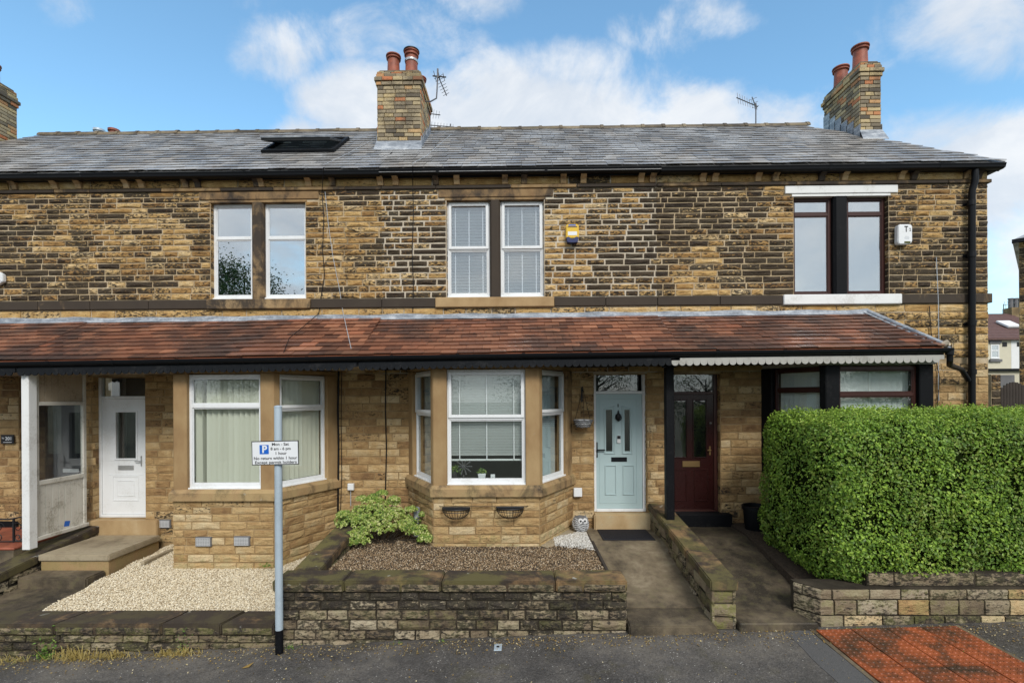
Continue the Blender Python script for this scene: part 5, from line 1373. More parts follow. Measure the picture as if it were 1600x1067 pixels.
tag(patch('tarmac_patch', ripple([(tx0 - .42, -4.9), (tx0 - .06, -4.9), (tx0 - .06, -2.97), (tx0 - .36, -2.97)], .008), 'road_asphalt', .004), 'grey tarmac strip beside the tactile paving', 'patch', None, 'structure')
tag(patch('tarmac_patch', ripple([(1.05, -4.9), (2.75, -4.9), (2.75, -3.02), (1.30, -3.02)], .03), 'asphalt', .004), 'slightly paler relaid tarmac patch below the teal door path', 'patch', None, 'structure')
tag(patch('tarmac_patch', ripple([(-.55, -4.9), (1.0, -4.9), (1.05, -3.02), (-.35, -3.02)], .012), 'asphalt', .003), 'trench repair patch in the tarmac below the middle wall', 'patch', None, 'structure')
# stopcock cover
x, z = at(776, 1011, -3.15); yv = -9 + 785 * (2.9 - pz(-.3)) / (1011 - 620)
cv = thing('stopcock_cover', 'small grey metal stopcock cover in the pavement', 'cover', (ax(776, yv), yv, pzz(-.27, yv)))
x = ax(776, yv); zc = pzz(x, yv) + .004
MB().box(x - .045, x + .045, yv - .075, yv + .075, zc - .03, zc + .006).obj('cover_frame', 'galvanised', cv, None, bevel=.003)
MB().tube([(x, yv, zc), (x, yv, zc + .011)], .018, 10).obj('keyhole', 'iron', cv)

# ------------------------------------------------------------------ hedge
def hedge():
    x0, x1, y0, y1, z0, z1 = ax(1292, -2.72, 760), 8.6, -2.82, -.74, .47, 2.63
    t = thing('privet_hedge', 'big clipped green privet hedge growing behind the low wall', 'hedge', ((x0 + x1) / 2, -2, .6))
    def surf(p, sh=0.0):
        """Push box-surface points into a rounded, uneven hedge."""
        c = np.array([(x0 + x1) / 2, (y0 + y1) / 2, (z0 + z1) / 2]); h = np.array([(x1 - x0) / 2, (y1 - y0) / 2, (z1 - z0) / 2]) - sh
        q = p * h; R = np.array([.46, .44, .40]); inner = h - R
        cl_ = np.clip(q, -inner, inner); d = q - cl_
        ln = np.linalg.norm(d / R, axis=1); ln[ln < 1e-6] = 1
        k = np.where(ln > 1, 1 / ln, 1)[:, None]
        out = cl_ + d * k
        # belly: the lower left corner curls in under itself
        zz = (out[:, 2] / h[2]); low = np.clip((-zz - .25) / .75, 0, 1)
        lft = np.clip((-out[:, 0] / h[0] - .72) / .28, 0, 1)
        out[:, 0] += low ** 1.6 * lft * .10
        out[:, 2] -= low * lft * .05
        w = c + out
        nz = np.array([mnoise.fractal(Vector((a * 1.6, b * 1.6, cc * 1.6)), 1.0, 2.0, 3) for a, b, cc in w])
        nrm = d.copy(); nn = np.linalg.norm(nrm, axis=1)
        face = np.zeros_like(p); ax_ = np.argmax(np.abs(p), axis=1); face[np.arange(len(p)), ax_] = np.sign(p[np.arange(len(p)), ax_])
        nrm = np.where(nn[:, None] > 1e-4, nrm / np.maximum(nn, 1e-6)[:, None], face)
        return w + nrm * (nz * .085)[:, None], nrm
    # core
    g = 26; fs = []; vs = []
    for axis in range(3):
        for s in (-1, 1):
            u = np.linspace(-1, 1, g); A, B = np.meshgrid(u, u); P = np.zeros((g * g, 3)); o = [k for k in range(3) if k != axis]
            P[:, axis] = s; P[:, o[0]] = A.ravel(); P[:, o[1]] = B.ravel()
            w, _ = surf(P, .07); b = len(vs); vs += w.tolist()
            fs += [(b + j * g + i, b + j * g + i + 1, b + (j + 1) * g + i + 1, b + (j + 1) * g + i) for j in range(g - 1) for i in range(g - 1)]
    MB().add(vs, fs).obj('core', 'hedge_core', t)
    def face(n, axis, s, lo=(-1, -1), hi=(1, 1)):
        P = nrg.uniform(-1, 1, (n, 3)); o = [k for k in range(3) if k != axis]
        P[:, axis] = s; P[:, o[0]] = nrg.uniform(lo[0], hi[0], n); P[:, o[1]] = nrg.uniform(lo[1], hi[1], n)
        return P
    P = np.concatenate([face(46000, 1, -1), face(22000, 2, 1), face(14000, 0, -1), face(5000, 2, -1), face(5000, 1, 1, (-1, .3), (1, 1)), face(2000, 0, 1)])
    w, n = surf(P)
    dens = np.array([mnoise.fractal(Vector((a * 3.1, b * 3.1, c * 3.1)), 1.0, 2.0, 3) for a, b, c in w])
    keep = nrg.uniform(size=len(w)) < np.clip(1.05 + dens * 1.2, .08, 1)
    w, n = w[keep], n[keep]; k = len(w)
    w = w + n * (nrg.uniform(-.095, .040, k))[:, None]
    nn = n + nrg.normal(0, .55, (k, 3)) + np.array([0, 0, .35])
    tag(leafy('foliage', 'hedge_leaf', w, nn, nrg.uniform(.020, .056, k), t, .3, .62), None, None, None, 'stuff')
    # sprigs standing above the clipped top
    m = 15000; P = face(m, 2, 1); w, n = surf(P); w = w + n * (nrg.uniform(0, 1, m) ** 3 * .10)[:, None]
    tag(leafy('shoots', 'young_hedge_leaf', w, nrg.normal(0, .8, (m, 3)) + np.array([0, 0, .7]), nrg.uniform(.02, .045, m), t, .3, .5), None, None, None, 'stuff')
    for k in range(14):
        x = x0 + .25 + k * .36; y = -2.3 + rnd.uniform(-.25, .3)
        MB().tube([(x, y, .55), (x + rnd.uniform(-.06, .06), y + rnd.uniform(-.05, .05), .75), (x + rnd.uniform(-.15, .15), y, 1.1)], [.022, .018, .012], 6).obj('stem', 'bark', t)
hedge()

# ------------------------------------------------------------------ variegated shrub
def shrub():
    t = thing('variegated_shrub', 'yellow and green variegated shrub beside the middle bay', 'shrub', (-2.35, -.75, .56))
    c = []; n = []; s = []
    blobs = [(-2.42, -.80, 1.02, .36), (-2.68, -.95, .93, .30), (-2.25, -1.05, .88, .34), (-2.55, -1.22, .72, .26), (-1.85, -.80, .82, .26), (-1.62, -.95, .76, .20), (-2.05, -.78, .98, .24), (-1.48, -1.10, .68, .14), (-2.45, -.62, 1.20, .17), (-2.12, -.62, 1.16, .13), (-2.85, -.85, .98, .16), (-2.62, -.66, 1.22, .11), (-2.32, -.58, 1.30, .10), (-2.08, -.70, 1.22, .10), (-1.80, -.72, 1.06, .11), (-1.58, -.74, .98, .09), (-2.78, -1.10, 1.06, .10)]
    for (x, y, z, r) in blobs:
        m = int(760 * r)
        d = nrg.normal(size=(m, 3)); d /= np.linalg.norm(d, axis=1)[:, None]; d[:, 2] = np.abs(d[:, 2]) * .9 - .25
        rad = r * nrg.uniform(.55, 1.08, m)
        q = np.array([x, y, z]) + d * rad[:, None] * np.array([1.0, .8, .78])
        for p_, dd_ in zip(q, d):
            if p_[2] < .60: continue
            k = rnd.randint(5, 7); up = dd_ + np.array([0, -.2, .6]); up /= np.linalg.norm(up)
            a = np.cross(up, [.3, .5, .1]); a /= np.linalg.norm(a); b = np.cross(up, a)
            for j in range(k):
                th = 6.283 * j / k + rnd.uniform(-.3, .3); o = a * math.cos(th) + b * math.sin(th)
                c.append(p_ + o * .018); n.append(up + o * .8 + nrg.normal(0, .2, 3)); s.append(rnd.uniform(.028, .044))
    tag(leafy('foliage', 'shrub_leaf', np.array(c), np.array(n), np.array(s), t, .25, .6), None, None, None, 'stuff')
    for (x, y, z, r) in blobs:
        MB().tube([(-2.3 + (x + 2.3) * .2, -.75, .54), (-2.3 + (x + 2.3) * .6, -.75 + (y + .75) * .5, (z + .54) / 2), (x, y, z)], [.014, .011, .006], 6).obj('branch', 'bark', t)
shrub()

# ------------------------------------------------------------------ weeds and litter along the foot of the walls
def weed(label, px, py, r, n, mat='weed_leaf', size=(.03, .06), hgt=.10, group='weeds along the foot of the walls', name='weed', Y=None):
    Y = Y if Y is not None else -2.97
    x, z = at(px, py, Y); z = max(z, pzz(x, Y))
    if Y < -2.9: z = pzz(x, Y)
    c = np.stack([nrg.normal(x, r, n), nrg.normal(Y, r * .35, n), z + np.abs(nrg.normal(0, hgt, n))], 1)
    t = thing(name, label, 'weed', (x, Y, z), group)
    tag(leafy('leaves', mat, c, nrg.normal(0, 1, (n, 3)) + np.array([0, -.5, .6]), nrg.uniform(*size, n), t, .25, .5), None, None, None, 'stuff')
    return t
weed('leafy green weed at the foot of the low dark wall', 75, 1020, .07, 90, hgt=.13)
weed('small green weed tuft below the joint of the low wall coping', 285, 1000, .05, 50, size=(.015, .03), hgt=.12)
weed('little green weed beside the foot of the sign pole', 452, 1008, .05, 40, size=(.015, .03), hgt=.03)
weed('green weed sprig at the base of the bay beside the sign pole', 418, 885, .05, 40, hgt=.03, Y=-1.25, size=(.02, .04))
weed('tiny weed in the middle of the foot of the middle wall', 620, 1002, .04, 30, size=(.012, .024), hgt=.02)
weed('tiny weed near the right part of the foot of the middle wall', 690, 998, .03, 25, size=(.012, .024), hgt=.02)
weed('green sprig growing from a tactile slab joint', 1505, 1035, .03, 36, size=(.015, .028), hgt=.012, Y=-3.56)
weed('small weed under the left end of the hedge wall', 1343, 980, .03, 26, size=(.012, .024), hgt=.015)
def grass_tuft(label, px, w, n, h):
    x = ax(px, -3.0, 1015); mb = MB()
    for _ in range(n):
        bx = nrg.normal(x, w); by = -2.96 + abs(nrg.normal(0, .04)) * -1; bz = pzz(bx, by)
        dx_, dy_, hh = nrg.normal(0, .07), -abs(nrg.normal(0, .05)), abs(nrg.normal(h * 1.3, h * .6)); r = .005
        p0, p1, p2 = Vector((bx, by, bz)), Vector((bx + dx_ * .5, by + dy_ * .5, bz + hh * .7)), Vector((bx + dx_ * 1.6, by + dy_ * 1.6, bz + hh * .75))
        mb.add([p0 - Vector((r, 0, 0)), p0 + Vector((r, 0, 0)), p1 + Vector((r * .8, 0, 0)), p1 - Vector((r * .8, 0, 0)), p2], [(0, 1, 2, 3), (3, 2, 4)])
    return tag(mb.obj('grass_tuft', 'dry_grass'), label, 'grass', 'dry grass tufts along the low wall')
grass_tuft('dry yellow grass tuft near the leafy weed', 118, .13, 150, .09)
grass_tuft('dry yellow grass along the low wall left of the sign', 175, .12, 120, .06)
grass_tuft('short dry grass close to the sign pole', 272, .16, 140, .055)
grass_tuft('sparse dry grass at the left edge of the low wall', 20, .14, 60, .05)
def litter(n):
    x = nrg.uniform(-7, 6.2, n); y = -2.96 - np.abs(nrg.normal(0, .16, n)) - (nrg.uniform(size=n) < .12) * nrg.uniform(0, 1.2, n)
    z = np.array([pzz(a, b) for a, b in zip(x, y)]) + .010
    return np.stack([x, y, z], 1)
c = litter(3400)
tag(leafy('leaf_litter', 'litter_leaf', c, nrg.normal(0, .35, (len(c), 3)) + np.array([0, 0, 1]), nrg.uniform(.008, .03, len(c)), None, .3, .6), 'scattered dead leaf scraps along the pavement', 'litter', None, 'stuff')
mb = MB(); x, y = ax(386, -3.35, 1040), -3.35; z = pzz(x, y) + .004
mb.add([(x - .05, y - .03, z), (x + .03, y - .02, z + .01), (x + .055, y + .05, z + .03), (x - .01, y + .02, z + .012)], [(0, 1, 2, 3)])
mb.add([(x - .05, y - .03, z + .002), (x + .03, y - .02, z + .012), (x + .055, y + .05, z + .032), (x - .01, y + .02, z + .014)], [(0, 3, 2, 1)])
tag(mb.obj('dead_leaf', 'litter_leaf'), 'curled dry leaf on the pavement below the sign', 'leaf')

# ------------------------------------------------------------------ parking sign
def text_mesh(body, size, align='CENTER', bold=0.0):
    cu = bpy.data.curves.new('lettering', 'FONT'); cu.body = body; cu.size = size; cu.align_x = align; cu.align_y = 'CENTER'; cu.extrude = .0006; cu.offset = bold
    o = bpy.data.objects.new('lettering', cu); COL.objects.link(o)
    dg = bpy.context.evaluated_depsgraph_get(); me = bpy.data.meshes.new_from_object(o.evaluated_get(dg))
    bpy.data.objects.remove(o); bpy.data.curves.remove(cu)
    return me
def lettering(parent, body, size, M, mat, width=None, bold=0.0):
    me = text_mesh(body, size, bold=bold); me.materials.clear(); me.materials.append(MATS[mat])
    o = bpy.data.objects.new('lettering', me); s = 1
    if width:
        xs = [v.co.x for v in me.vertices]; s = width / (max(xs) - min(xs))
    return link(o, parent, M @ Matrix.Rotation(math.pi / 2, 4, 'X') @ Matrix.Diagonal((s, 1, 1, 1)))
YP = -3.06
sx = ax(435.5, YP, 830); zp0 = pzz(sx, YP); zp1 = az(636, YP, 436)
sg = thing('parking_sign', 'parking hours sign on a galvanised pole in front of the low wall', 'sign', (sx, YP, zp0))
zb = az(983, YP, 436)
MB().tube([(sx, YP, zb), (sx, YP, zp1)], .044, 20).obj('pole', 'galvanised', sg, None, smooth=True)
MB().tube([(sx, YP, zp0 - .02), (sx, YP, zb)], .0455, 20).obj('pole_sleeve', 'black_paint', sg, None, smooth=True)
MB().lathe([(.0465, 0), (.047, .012), (.03, .022), (.004, .026)], (sx, YP, zp1 - .004), 20).obj('pole_cap', 'galvanised', sg, None, smooth=True)
YS = YP - .06
(xa, za), (xb, zb2) = at(393.5, 727, YS), at(467, 687.5, YS)
W_, H_ = xb - xa, zb2 - za - .012
MS = T((xa + xb) / 2, YS, (za + zb2) / 2) @ Matrix.Rotation(-.018, 4, 'Y') @ rz(.0)
pl = MB().box(-W_ / 2, W_ / 2, -.004, 0, -H_ / 2, H_ / 2).obj('sign_plate', 'sign_black', sg, MS, bevel=.002)
MB().box(-W_ / 2 + .010, W_ / 2 - .010, -.0055, -.0041, -H_ / 2 + .010, H_ / 2 - .010).obj('sign_face', 'sign_white', pl, MS)
u = W_ / 600.0
sp = lambda x, y: ((x - 300) * u, (155 - y) * u)
px_, pz_ = sp(162, 110)
MB().box(px_ - 58 * u, px_ + 58 * u, -.0068, -.0056, pz_ - 58 * u, pz_ + 58 * u).obj('parking_symbol', 'sign_blue', pl, MS)
lettering(pl, 'P', 125 * u, MS @ T(px_ + 4 * u, -.0078, pz_), 'sign_white', bold=.004)
for body, cx_, cy_, sz, wd in (('Mon - Sat', 368, 48, 50, 215), ('8 am - 6 pm', 372, 104, 50, 255), ('1 hour', 372, 162, 50, 140), ('No return within 1 hour', 302, 222, 52, 550), ('Except permit holders', 306, 274, 52, 530)):
    a, b = sp(cx_, cy_); lettering(pl, body, sz * u, MS @ T(a, -.0066, b), 'sign_black', wd * u, .0007)
MB().box(-.05, .05, .0, .05, -.015, .015).obj('sign_clip', 'galvanised', pl, MS @ T(sx - (xa + xb) / 2, 0, .07))
MB().box(-.05, .05, .0, .05, -.015, .015).obj('sign_clip', 'galvanised', pl, MS @ T(sx - (xa + xb) / 2, 0, -.07))

# ------------------------------------------------------------------ alarm boxes
def alarm_yellow():
    x, z = at(894, 366, -.06); s = (21 / 87.0) / 21
    t = thing('alarm_box', 'yellow and blue burglar alarm box right of the middle upstairs window', 'alarm box', (x, -.03, z), 'alarm boxes')
    w, hh = .115, .165
    prof = [(-w * .86, hh), (w * .86, hh), (w * .98, hh * .8), (w, -.05), (w * .95, -hh * .55), (-w * .95, -hh * .55), (-w, -.05), (-w * .98, hh * .8)]
    MB().prism_y(prof, -.085, 0).obj('housing', 'yellow_plastic', t, T(x, -.025, z), bevel=.012, seg=2)
    low = [(-w * .96, -hh * .42), (-w * .6, -hh * .36), (-.01, -hh * .58), (.01, -hh * .58), (w * .6, -hh * .36), (w * .96, -hh * .42), (w * .8, -hh * .95), (w * .3, -hh * 1.02), (-w * .3, -hh * 1.02), (-w * .8, -hh * .95)]
    MB().prism_y(low, -.092, -.002).obj('strobe_lens', 'navy_plastic', t, T(x, -.025, z), bevel=.006)
    MB().box(-w * .72, w * .72, -.092, -.08, hh * .66, hh * .72).obj('slot', 'navy_plastic', t, T(x, -.025, z))
    MB().box(-w * .60, w * .52, -.0885, -.08, hh * .80, hh * .93).obj('badge', 'sign_blue', t, T(x, -.025, z))
    MB().box(-w * .7, w * .7, -.0875, -.08, -.035, .03).obj('label_panel', 'sign_white', t, T(x, -.025, z))
alarm_yellow()
x, z = at(1410, 368, -.06)
t = thing('alarm_box', 'white burglar alarm box lettered T2 beside the brown upstairs window', 'alarm box', (x, -.03, z), 'alarm boxes')
MA = T(x, -.028, z) @ rz(.0)
MB().prism_y([(-.12, .15), (-.10, .175), (.09, .175), (.125, .15), (.125, -.11), (.10, -.165), (-.105, -.175), (-.125, -.13)], -.10, 0).obj('housing', 'white_plastic', t, MA, bevel=.012, seg=2)
lettering(t, 'T', .14, MA @ T(.015, -.1015, .085), 'sign_black', .062, .004)
lettering(t, '2', .075, MA @ T(.082, -.1015, .075), 'sign_black', .026, .002)
for k, wd in enumerate((.07, .085, .075)): MB().box(-wd / 2 + .025, wd / 2 + .025, -.1012, -.099, -.045 - k * .022, -.038 - k * .022).obj('print_line', 'grey_pipe', t, MA)
MB().box(-.02, .09, -.1015, -.09, -.155, -.125).obj('lens', 'moss', t, MA)
x, z = at(-1, 435, -.06)
t = thing('alarm_box', 'white hexagonal alarm box at the left edge of the terrace', 'alarm box', (x, -.03, z), 'alarm boxes')
MB().prism_y([(.115 * math.cos(k * math.pi / 3 + .52), .125 * math.sin(k * math.pi / 3 + .52)) for k in range(6)], -.07, 0).obj('housing', 'white_plastic', t, T(x, -.028, z), bevel=.01, seg=2)
MB().tube([(x + .05, -.1, z - .05), (x + .05, -.103, z - .05)], .008, 8).obj('lens', 'sign_black', t)

# ------------------------------------------------------------------ pipes and cables
ds_x = ax(1519, -.10, 450)
dp = thing('downpipe', 'black plastic downpipe at the right corner of the terrace', 'pipe', (ds_x, -.1, .3))
MB().tube([(ds_x + .03, -.14, Z_EAVE - .08), (ds_x + .02, -.14, 6.6), (ds_x, -.105, 6.45), (ds_x - .02, -.105, 2.4), (ds_x - .02, -.105, .3)], .052, 14).obj('pipe', 'black_plastic', dp, None, smooth=True)
for z in (6.2, 5.3, 4.1, 3.25, 1.9):
    MB().tube([(ds_x - .01, -.105, z), (ds_x - .01, -.105, z + .09)], .062, 14).box(ds_x - .09, ds_x + .07, -.04, -.02, z + .02, z + .06).obj('bracket', 'black_plastic', dp, None, smooth=True)
bp = thing('branch_pipe', 'black branch pipe from the porch gutter to the downpipe', 'pipe', (6.5, -.8, 3.3))
xg, zg = at(1484, 556, Y_PG + .06); xe, ze = at(1512, 592, -.13)
MB().tube([(xg, Y_PG + .06, PGZ(xg) - .03), (xg + .01, Y_PG + .07, zg - .06), (xg + .10, Y_PG + .18, zg - .13), (xe - .22, -.26, ze + .16), (xe, -.13, ze), (xe + .02, -.12, ze - .03)], .040, 12).obj('pipe', 'black_plastic', bp, None, smooth=True)
MB().tube([(xg - .005, Y_PG + .06, PGZ(xg) - .10), (xg, Y_PG + .06, PGZ(xg) - .005)], .056, 12).obj('outlet', 'black_plastic', bp, None, smooth=True)
def cable(label, pts, r=.008, mat='black_plastic', group='cables on the house fronts', name='cable'):
    return tag(MB().tube(pts, r, 6).obj(name, mat, None, None, smooth=True), label, 'cable', group)
def onwall(lst, Y=-.035, r=None): return [(at(px, py, Y)[0], Y, at(px, py, Y)[1]) for px, py in lst]
cable('black cable hanging down the upper wall right of the left window', [(ax(506, -.36, 268), -.36, 6.88)] + onwall([(503, 300), (506, 340), (504, 390), (507, 430), (502, 462), (498, 490)]), .007)
cable('thin white wire slanting down the upper wall to the porch tiles', onwall([(508, 300), (513, 350), (520, 400), (530, 450), (536, 488)]) + [(ax(552, -1.2, 545), -1.3, PGZ(-2.5) + .12)], .005, 'grey_pipe')
cable('black cable running straight down left of the middle upstairs window', [(ax(645, -.36, 266), -.36, 6.89)] + onwall([(645, 290), (646, 330), (644, 400), (646, 440), (645, 488)]), .007)
cable('black cable looping from the wall over the porch tiles', onwall([(498, 490)]) + [(ax(475, -.5, 515), -.5, 4.12), (ax(452, -1.0, 535), -1.0, 3.86), (ax(446, -1.3, 550), -1.36, PGZ(-3.2) + .07)], .006)
cable('thick black cable beside the right pillar of the left bay', onwall([(529, 576), (528, 640), (529, 700), (528, 800)], -.05), .016)
cable('thin black cable next to the thick one by the left bay', onwall([(534, 576), (533, 660), (534, 740), (532, 800)], -.05), .006)
cable('black cable clipped down the wall left of the middle bay', onwall([(603, 574), (602, 640), (604, 700), (602, 782), (603, 800)], -.04), .011)
cable('thin pale wire down the wall beside the downpipe', onwall([(1463, 402), (1466, 470), (1467, 540), (1466, 600), (1467, 626)], -.04), .006, 'grey_pipe')
cable('brown stem of dead ivy on the wall beside the downpipe', onwall([(1452, 478), (1455, 520), (1462, 560), (1468, 590), (1464, 640)], -.04), .007, 'bark')
cable('white drop wire crossing the slates right of the middle chimney', [(ax(705, 1.9, 200), 1.9, roof_z(1.9) + .05), (ax(690, 1.3, 222), 1.2, roof_z(1.2) + .05), (ax(665, .3, 252), .35, roof_z(.35) + .05), (ax(646, -.2, 262), -.3, 6.96)], .004, 'grey_pipe')
cable('pale drop wire crossing the slates left of the middle chimney', [(ax(585, 1.6, 212), 1.6, roof_z(1.6) + .05), (ax(545, .6, 243), .6, roof_z(.6) + .05), (ax(507, -.25, 268), -.3, 6.95)], .004, 'grey_pipe')
def jbox(label, px, py, w, h, Y=-.04, mat='white_plastic'):
    x, z = at(px, py, Y); t = thing('junction_box', label, 'box', (x, Y, z), 'junction boxes on the wall')
    MB().box(x - w / 2, x + w / 2, Y - .05, Y + .012, z - h / 2, z + h / 2).obj('housing', mat, t, None, bevel=.006)
    MB().box(x - w / 2 + .006, x + w / 2 - .006, Y - .056, Y - .0502, z - h / 2 + .006, z + h / 2 - .006).obj('lid', mat, t, None, bevel=.003)
jbox('small white junction box low on the wall above the shrub', 549, 760, .11, .12)
jbox('white junction box between the middle bay and the teal door', 902.5, 768.5, .15, .155)
cable('two short grey leads below the white junction box above the shrub', onwall([(548, 766), (548, 790)], -.06), .007, 'grey_pipe')
x = ax(649, -.75, 800)
pp = thing('grey_downpipe_stub', 'short grey plastic pipe against the side of the middle bay', 'pipe', (x, -.78, .6))
MB().tube([(x - .02, -.55, .56), (x - .02, -.55, 1.02)], .055, 14).obj('pipe', 'grey_pipe', pp, None, smooth=True)
MB().tube([(x - .02, -.55, 1.0), (x - .02, -.55, 1.05)], .062, 14).obj('collar', 'grey_pipe', pp, None, smooth=True)
# black porch post on the dividing wall
px_ = ax(1045.5, -.80, 700)
po = thing('porch_post', 'black painted square post standing on the wall between the two doors', 'post', (px_, -.8, .9))
MB().box(px_ - .065, px_ + .065, -.87, -.74, .89, 3.44).obj('shaft', 'black_paint', po, None, bevel=.008)
MB().box(px_ - .09, px_ + .09, -.895, -.715, 3.36, 3.445).obj('head', 'black_paint', po, None, bevel=.008)

# ------------------------------------------------------------------ wire baskets, hanging basket, owl, bucket
def hayrack(label, pxc, py0, py1):
    Y = -BAY_P - .045; xc, zt = at(pxc, py0, Y); zb = at(pxc, py1, Y)[1]; R = .215
    t = thing('wire_basket', label, 'basket', (xc, Y, zb), 'black wire baskets on the bay wall')
    rim = [(xc + R * math.cos(math.pi + math.pi * k / 14), Y + .9 * R * math.sin(math.pi + math.pi * k / 14), zt) for k in range(15)]
    MB().tube(rim + [rim[0]], .009, 6).tube([(p[0], p[1], p[2] - .045) for p in [(xc + (q[0] - xc) * .97, Y + (q[1] - Y) * .97, q[2]) for q in rim]], .006, 6).box(xc - R, xc + R, Y - .004, Y + .006, zt - .035, zt + .012).obj('rim', 'iron', t)
    for k in range(1, 14):
        a = math.pi + math.pi * k / 14
        MB().tube([(xc + R * math.cos(a) * math.cos(e), Y + .9 * R * math.sin(a) * math.cos(e), zt - (zt - zb) * math.sin(e)) for e in [q * math.pi / 2 / 6 for q in range(6)]] + [(xc + .02 * math.cos(a), Y - .01, zb)], .0042, 5).obj('wire', 'iron', t)
    e = math.pi / 4
    MB().tube([(xc + R * math.cos(math.pi + math.pi * k / 10) * math.cos(e), Y + .9 * R * math.sin(math.pi + math.pi * k / 10) * math.cos(e), zt - (zt - zb) * math.sin(e)) for k in range(11)], .0042, 5).obj('hoop', 'iron', t)
hayrack('black wire half basket on the left of the middle bay wall', 713, 793, 811)
hayrack('black wire half basket on the right of the middle bay wall', 797, 792, 810)
pts = [(ax(645, -.55, 784), -.62, 1.20), (ax(663, -.9, 790), -.92, 1.19)] + [(ax(p, -BAY_P - .045, 791), -BAY_P - .045, az(791 - .3 * (i_ % 2), -BAY_P - .045, p)) for i_, p in enumerate((690, 740, 770, 822))] + [(ax(868, -.7, 780), -.72, 1.2)]
cable('thin black wire strung around the middle bay between the baskets', pts, .0045)
def hanging_basket():
    Y = -.20; xc, zt = at(911, 653, Y); zb = at(911, 667, Y)[1]
    t = thing('hanging_basket', 'pale wicker hanging basket on a black bracket beside the teal door', 'basket', (xc, Y, zb))
    bx, bz = at(909, 605, -.03)
    MB().box(bx - .012, bx + .012, -.045, -.02, at(909, 628, -.03)[1], bz).tube([(bx, -.03, bz - .02), (bx, -.12, bz + .01), (bx, -.20, bz - .02)], .008, 6).obj('bracket', 'iron', t)
    R = .15
    MB().lathe([(.05, 0), (R * .7, .02), (R * .92, .06), (R, .11), (R * 1.03, .14), (R * .95, .14), (R * .85, .05)], (xc, Y, zb - .01), 18).obj('bowl', 'owl_white', t)
    mb = MB()
    for k in range(4):
        zz = zb + .01 + k * .035; rr = R * (.72 + .1 * k)
        mb.tube([(xc + (rr + .012) * math.cos(a * .393), Y + (rr + .012) * math.sin(a * .393), zz + .008 * (-1) ** a) for a in range(17)], .011, 5, False)
    mb.obj('wicker_weave', 'wicker_grey', t)
    for a in (.5, 2.6, 4.7): MB().tube([(xc + R * math.cos(a), Y + R * math.sin(a), zb + .13), (bx, -.20, bz - .03)], .004, 4).obj('chain', 'iron', t)
hanging_basket()
def owl():
    Y = -.30; xc, zb = ax(907, Y, 812), .580
    t = thing('owl_ornament', 'grey wicker owl ornament with big white eyes on the concrete slab', 'ornament', (xc, Y, zb))
    prof = [(.05, 0), (.10, .02), (.132, .08), (.138, .14), (.125, .20), (.10, .245), (.05, .262), (.01, .265)]
    MB().lathe(prof, (xc, Y, zb), 20).obj('body', 'wicker_grey', t, None, smooth=True)
    mb = MB()
    for k in range(7):
        z = .03 + k * .032; r = [.107, .128, .138, .140, .136, .126, .108][k]
        mb.tube([(xc + (r) * math.cos(a * .262), Y + r * math.sin(a * .262), zb + z + .010 * math.sin(a * 1.9 + k)) for a in range(25)], .010, 5, False)
    mb.obj('wicker_band', 'owl_grey', t)
    for s, ex in ((-1, xc - .032 + .02), (1, xc + .042 + .02)):
        c = Vector((ex, Y - .118 if s < 0 else Y - .108, zb + .20))
        MB().tube([c + Vector((0, -.014, 0)), c + Vector((0, .03, 0))], .042, 16).obj('eye', 'owl_white', t, None, bevel=.005)
        MB().tube([c + Vector((0, -.020, 0)), c + Vector((0, -.0142, 0))], .017, 12).obj('pupil', 'iron', t)
        MB().add([(ex - .03, Y - .05, zb + .235), (ex + .03, Y - .05, zb + .235), (ex, Y, zb + .23), (ex + s * .02, Y - .04, zb + .295)], [(0, 2, 1), (0, 1, 3), (1, 2, 3), (2, 0, 3)]).obj('ear', 'wicker_grey', t)
    MB().add([(xc + .01, Y - .135, zb + .19), (xc + .04, Y - .135, zb + .19), (xc + .025, Y - .15, zb + .15), (xc + .025, Y - .12, zb + .17)], [(0, 1, 2), (0, 3, 1), (1, 3, 2), (2, 3, 0)]).obj('beak', 'iron', t)
owl()
def bucket():
    Y = -.42; xc = ax(1181, Y, 810); zb = .602
    t = thing('plant_tub', 'black plastic plant tub beside the dark red door', 'tub', (xc, Y, zb))
    R = .21; H = az(789, Y, 1181) - zb
    MB().lathe([(R * .78, 0), (R * .80, .01), (R * .97, H * .84), (R * 1.06, H * .85), (R * 1.07, H * .98), (R * 1.02, H), (R * .95, H * .99), (R * .93, H * .8)], (xc, Y, zb), 28).obj('tub', 'black_plastic', t, None, smooth=True)
    MB().lathe([(R * .93, 0), (R * .5, .02), (.01, .03)], (xc, Y, zb + H * .84), 20).obj('soil_fill', 'soil', t)
bucket()

# ------------------------------------------------------------------ far left porch: screen, railing, plaque
sc_x = -7.68
ps = thing('porch_screen', 'weathered white timber porch screen with a big pane, on the left wall', 'screen', (sc_x, -.7, .65))
MB().box(sc_x - .06, sc_x + .06, -1.30, -1.16, .56, 3.40).obj('post', 'white_paint', ps, None, bevel=.008)
Y0, Y1 = -1.155, -.22
MB().box(sc_x - .03, sc_x + .03, Y0, Y0 + .06, .72, 3.40).box(sc_x - .03, sc_x + .03, Y1 - .06, Y1, .72, 3.40).box(sc_x - .03, sc_x + .035, Y0 + .06, Y1 - .06, 1.53, 1.60).box(sc_x - .03, sc_x + .035, Y0 + .06, Y1 - .06, 2.80, 2.86).obj('frame', 'old_white_timber', ps, None, bevel=.006)
MB().box(sc_x - .045, sc_x + .055, Y0 - .02, Y1 + .02, .66, .72).obj('bottom_rail', 'old_white_timber', ps, None, bevel=.006)
n = 7
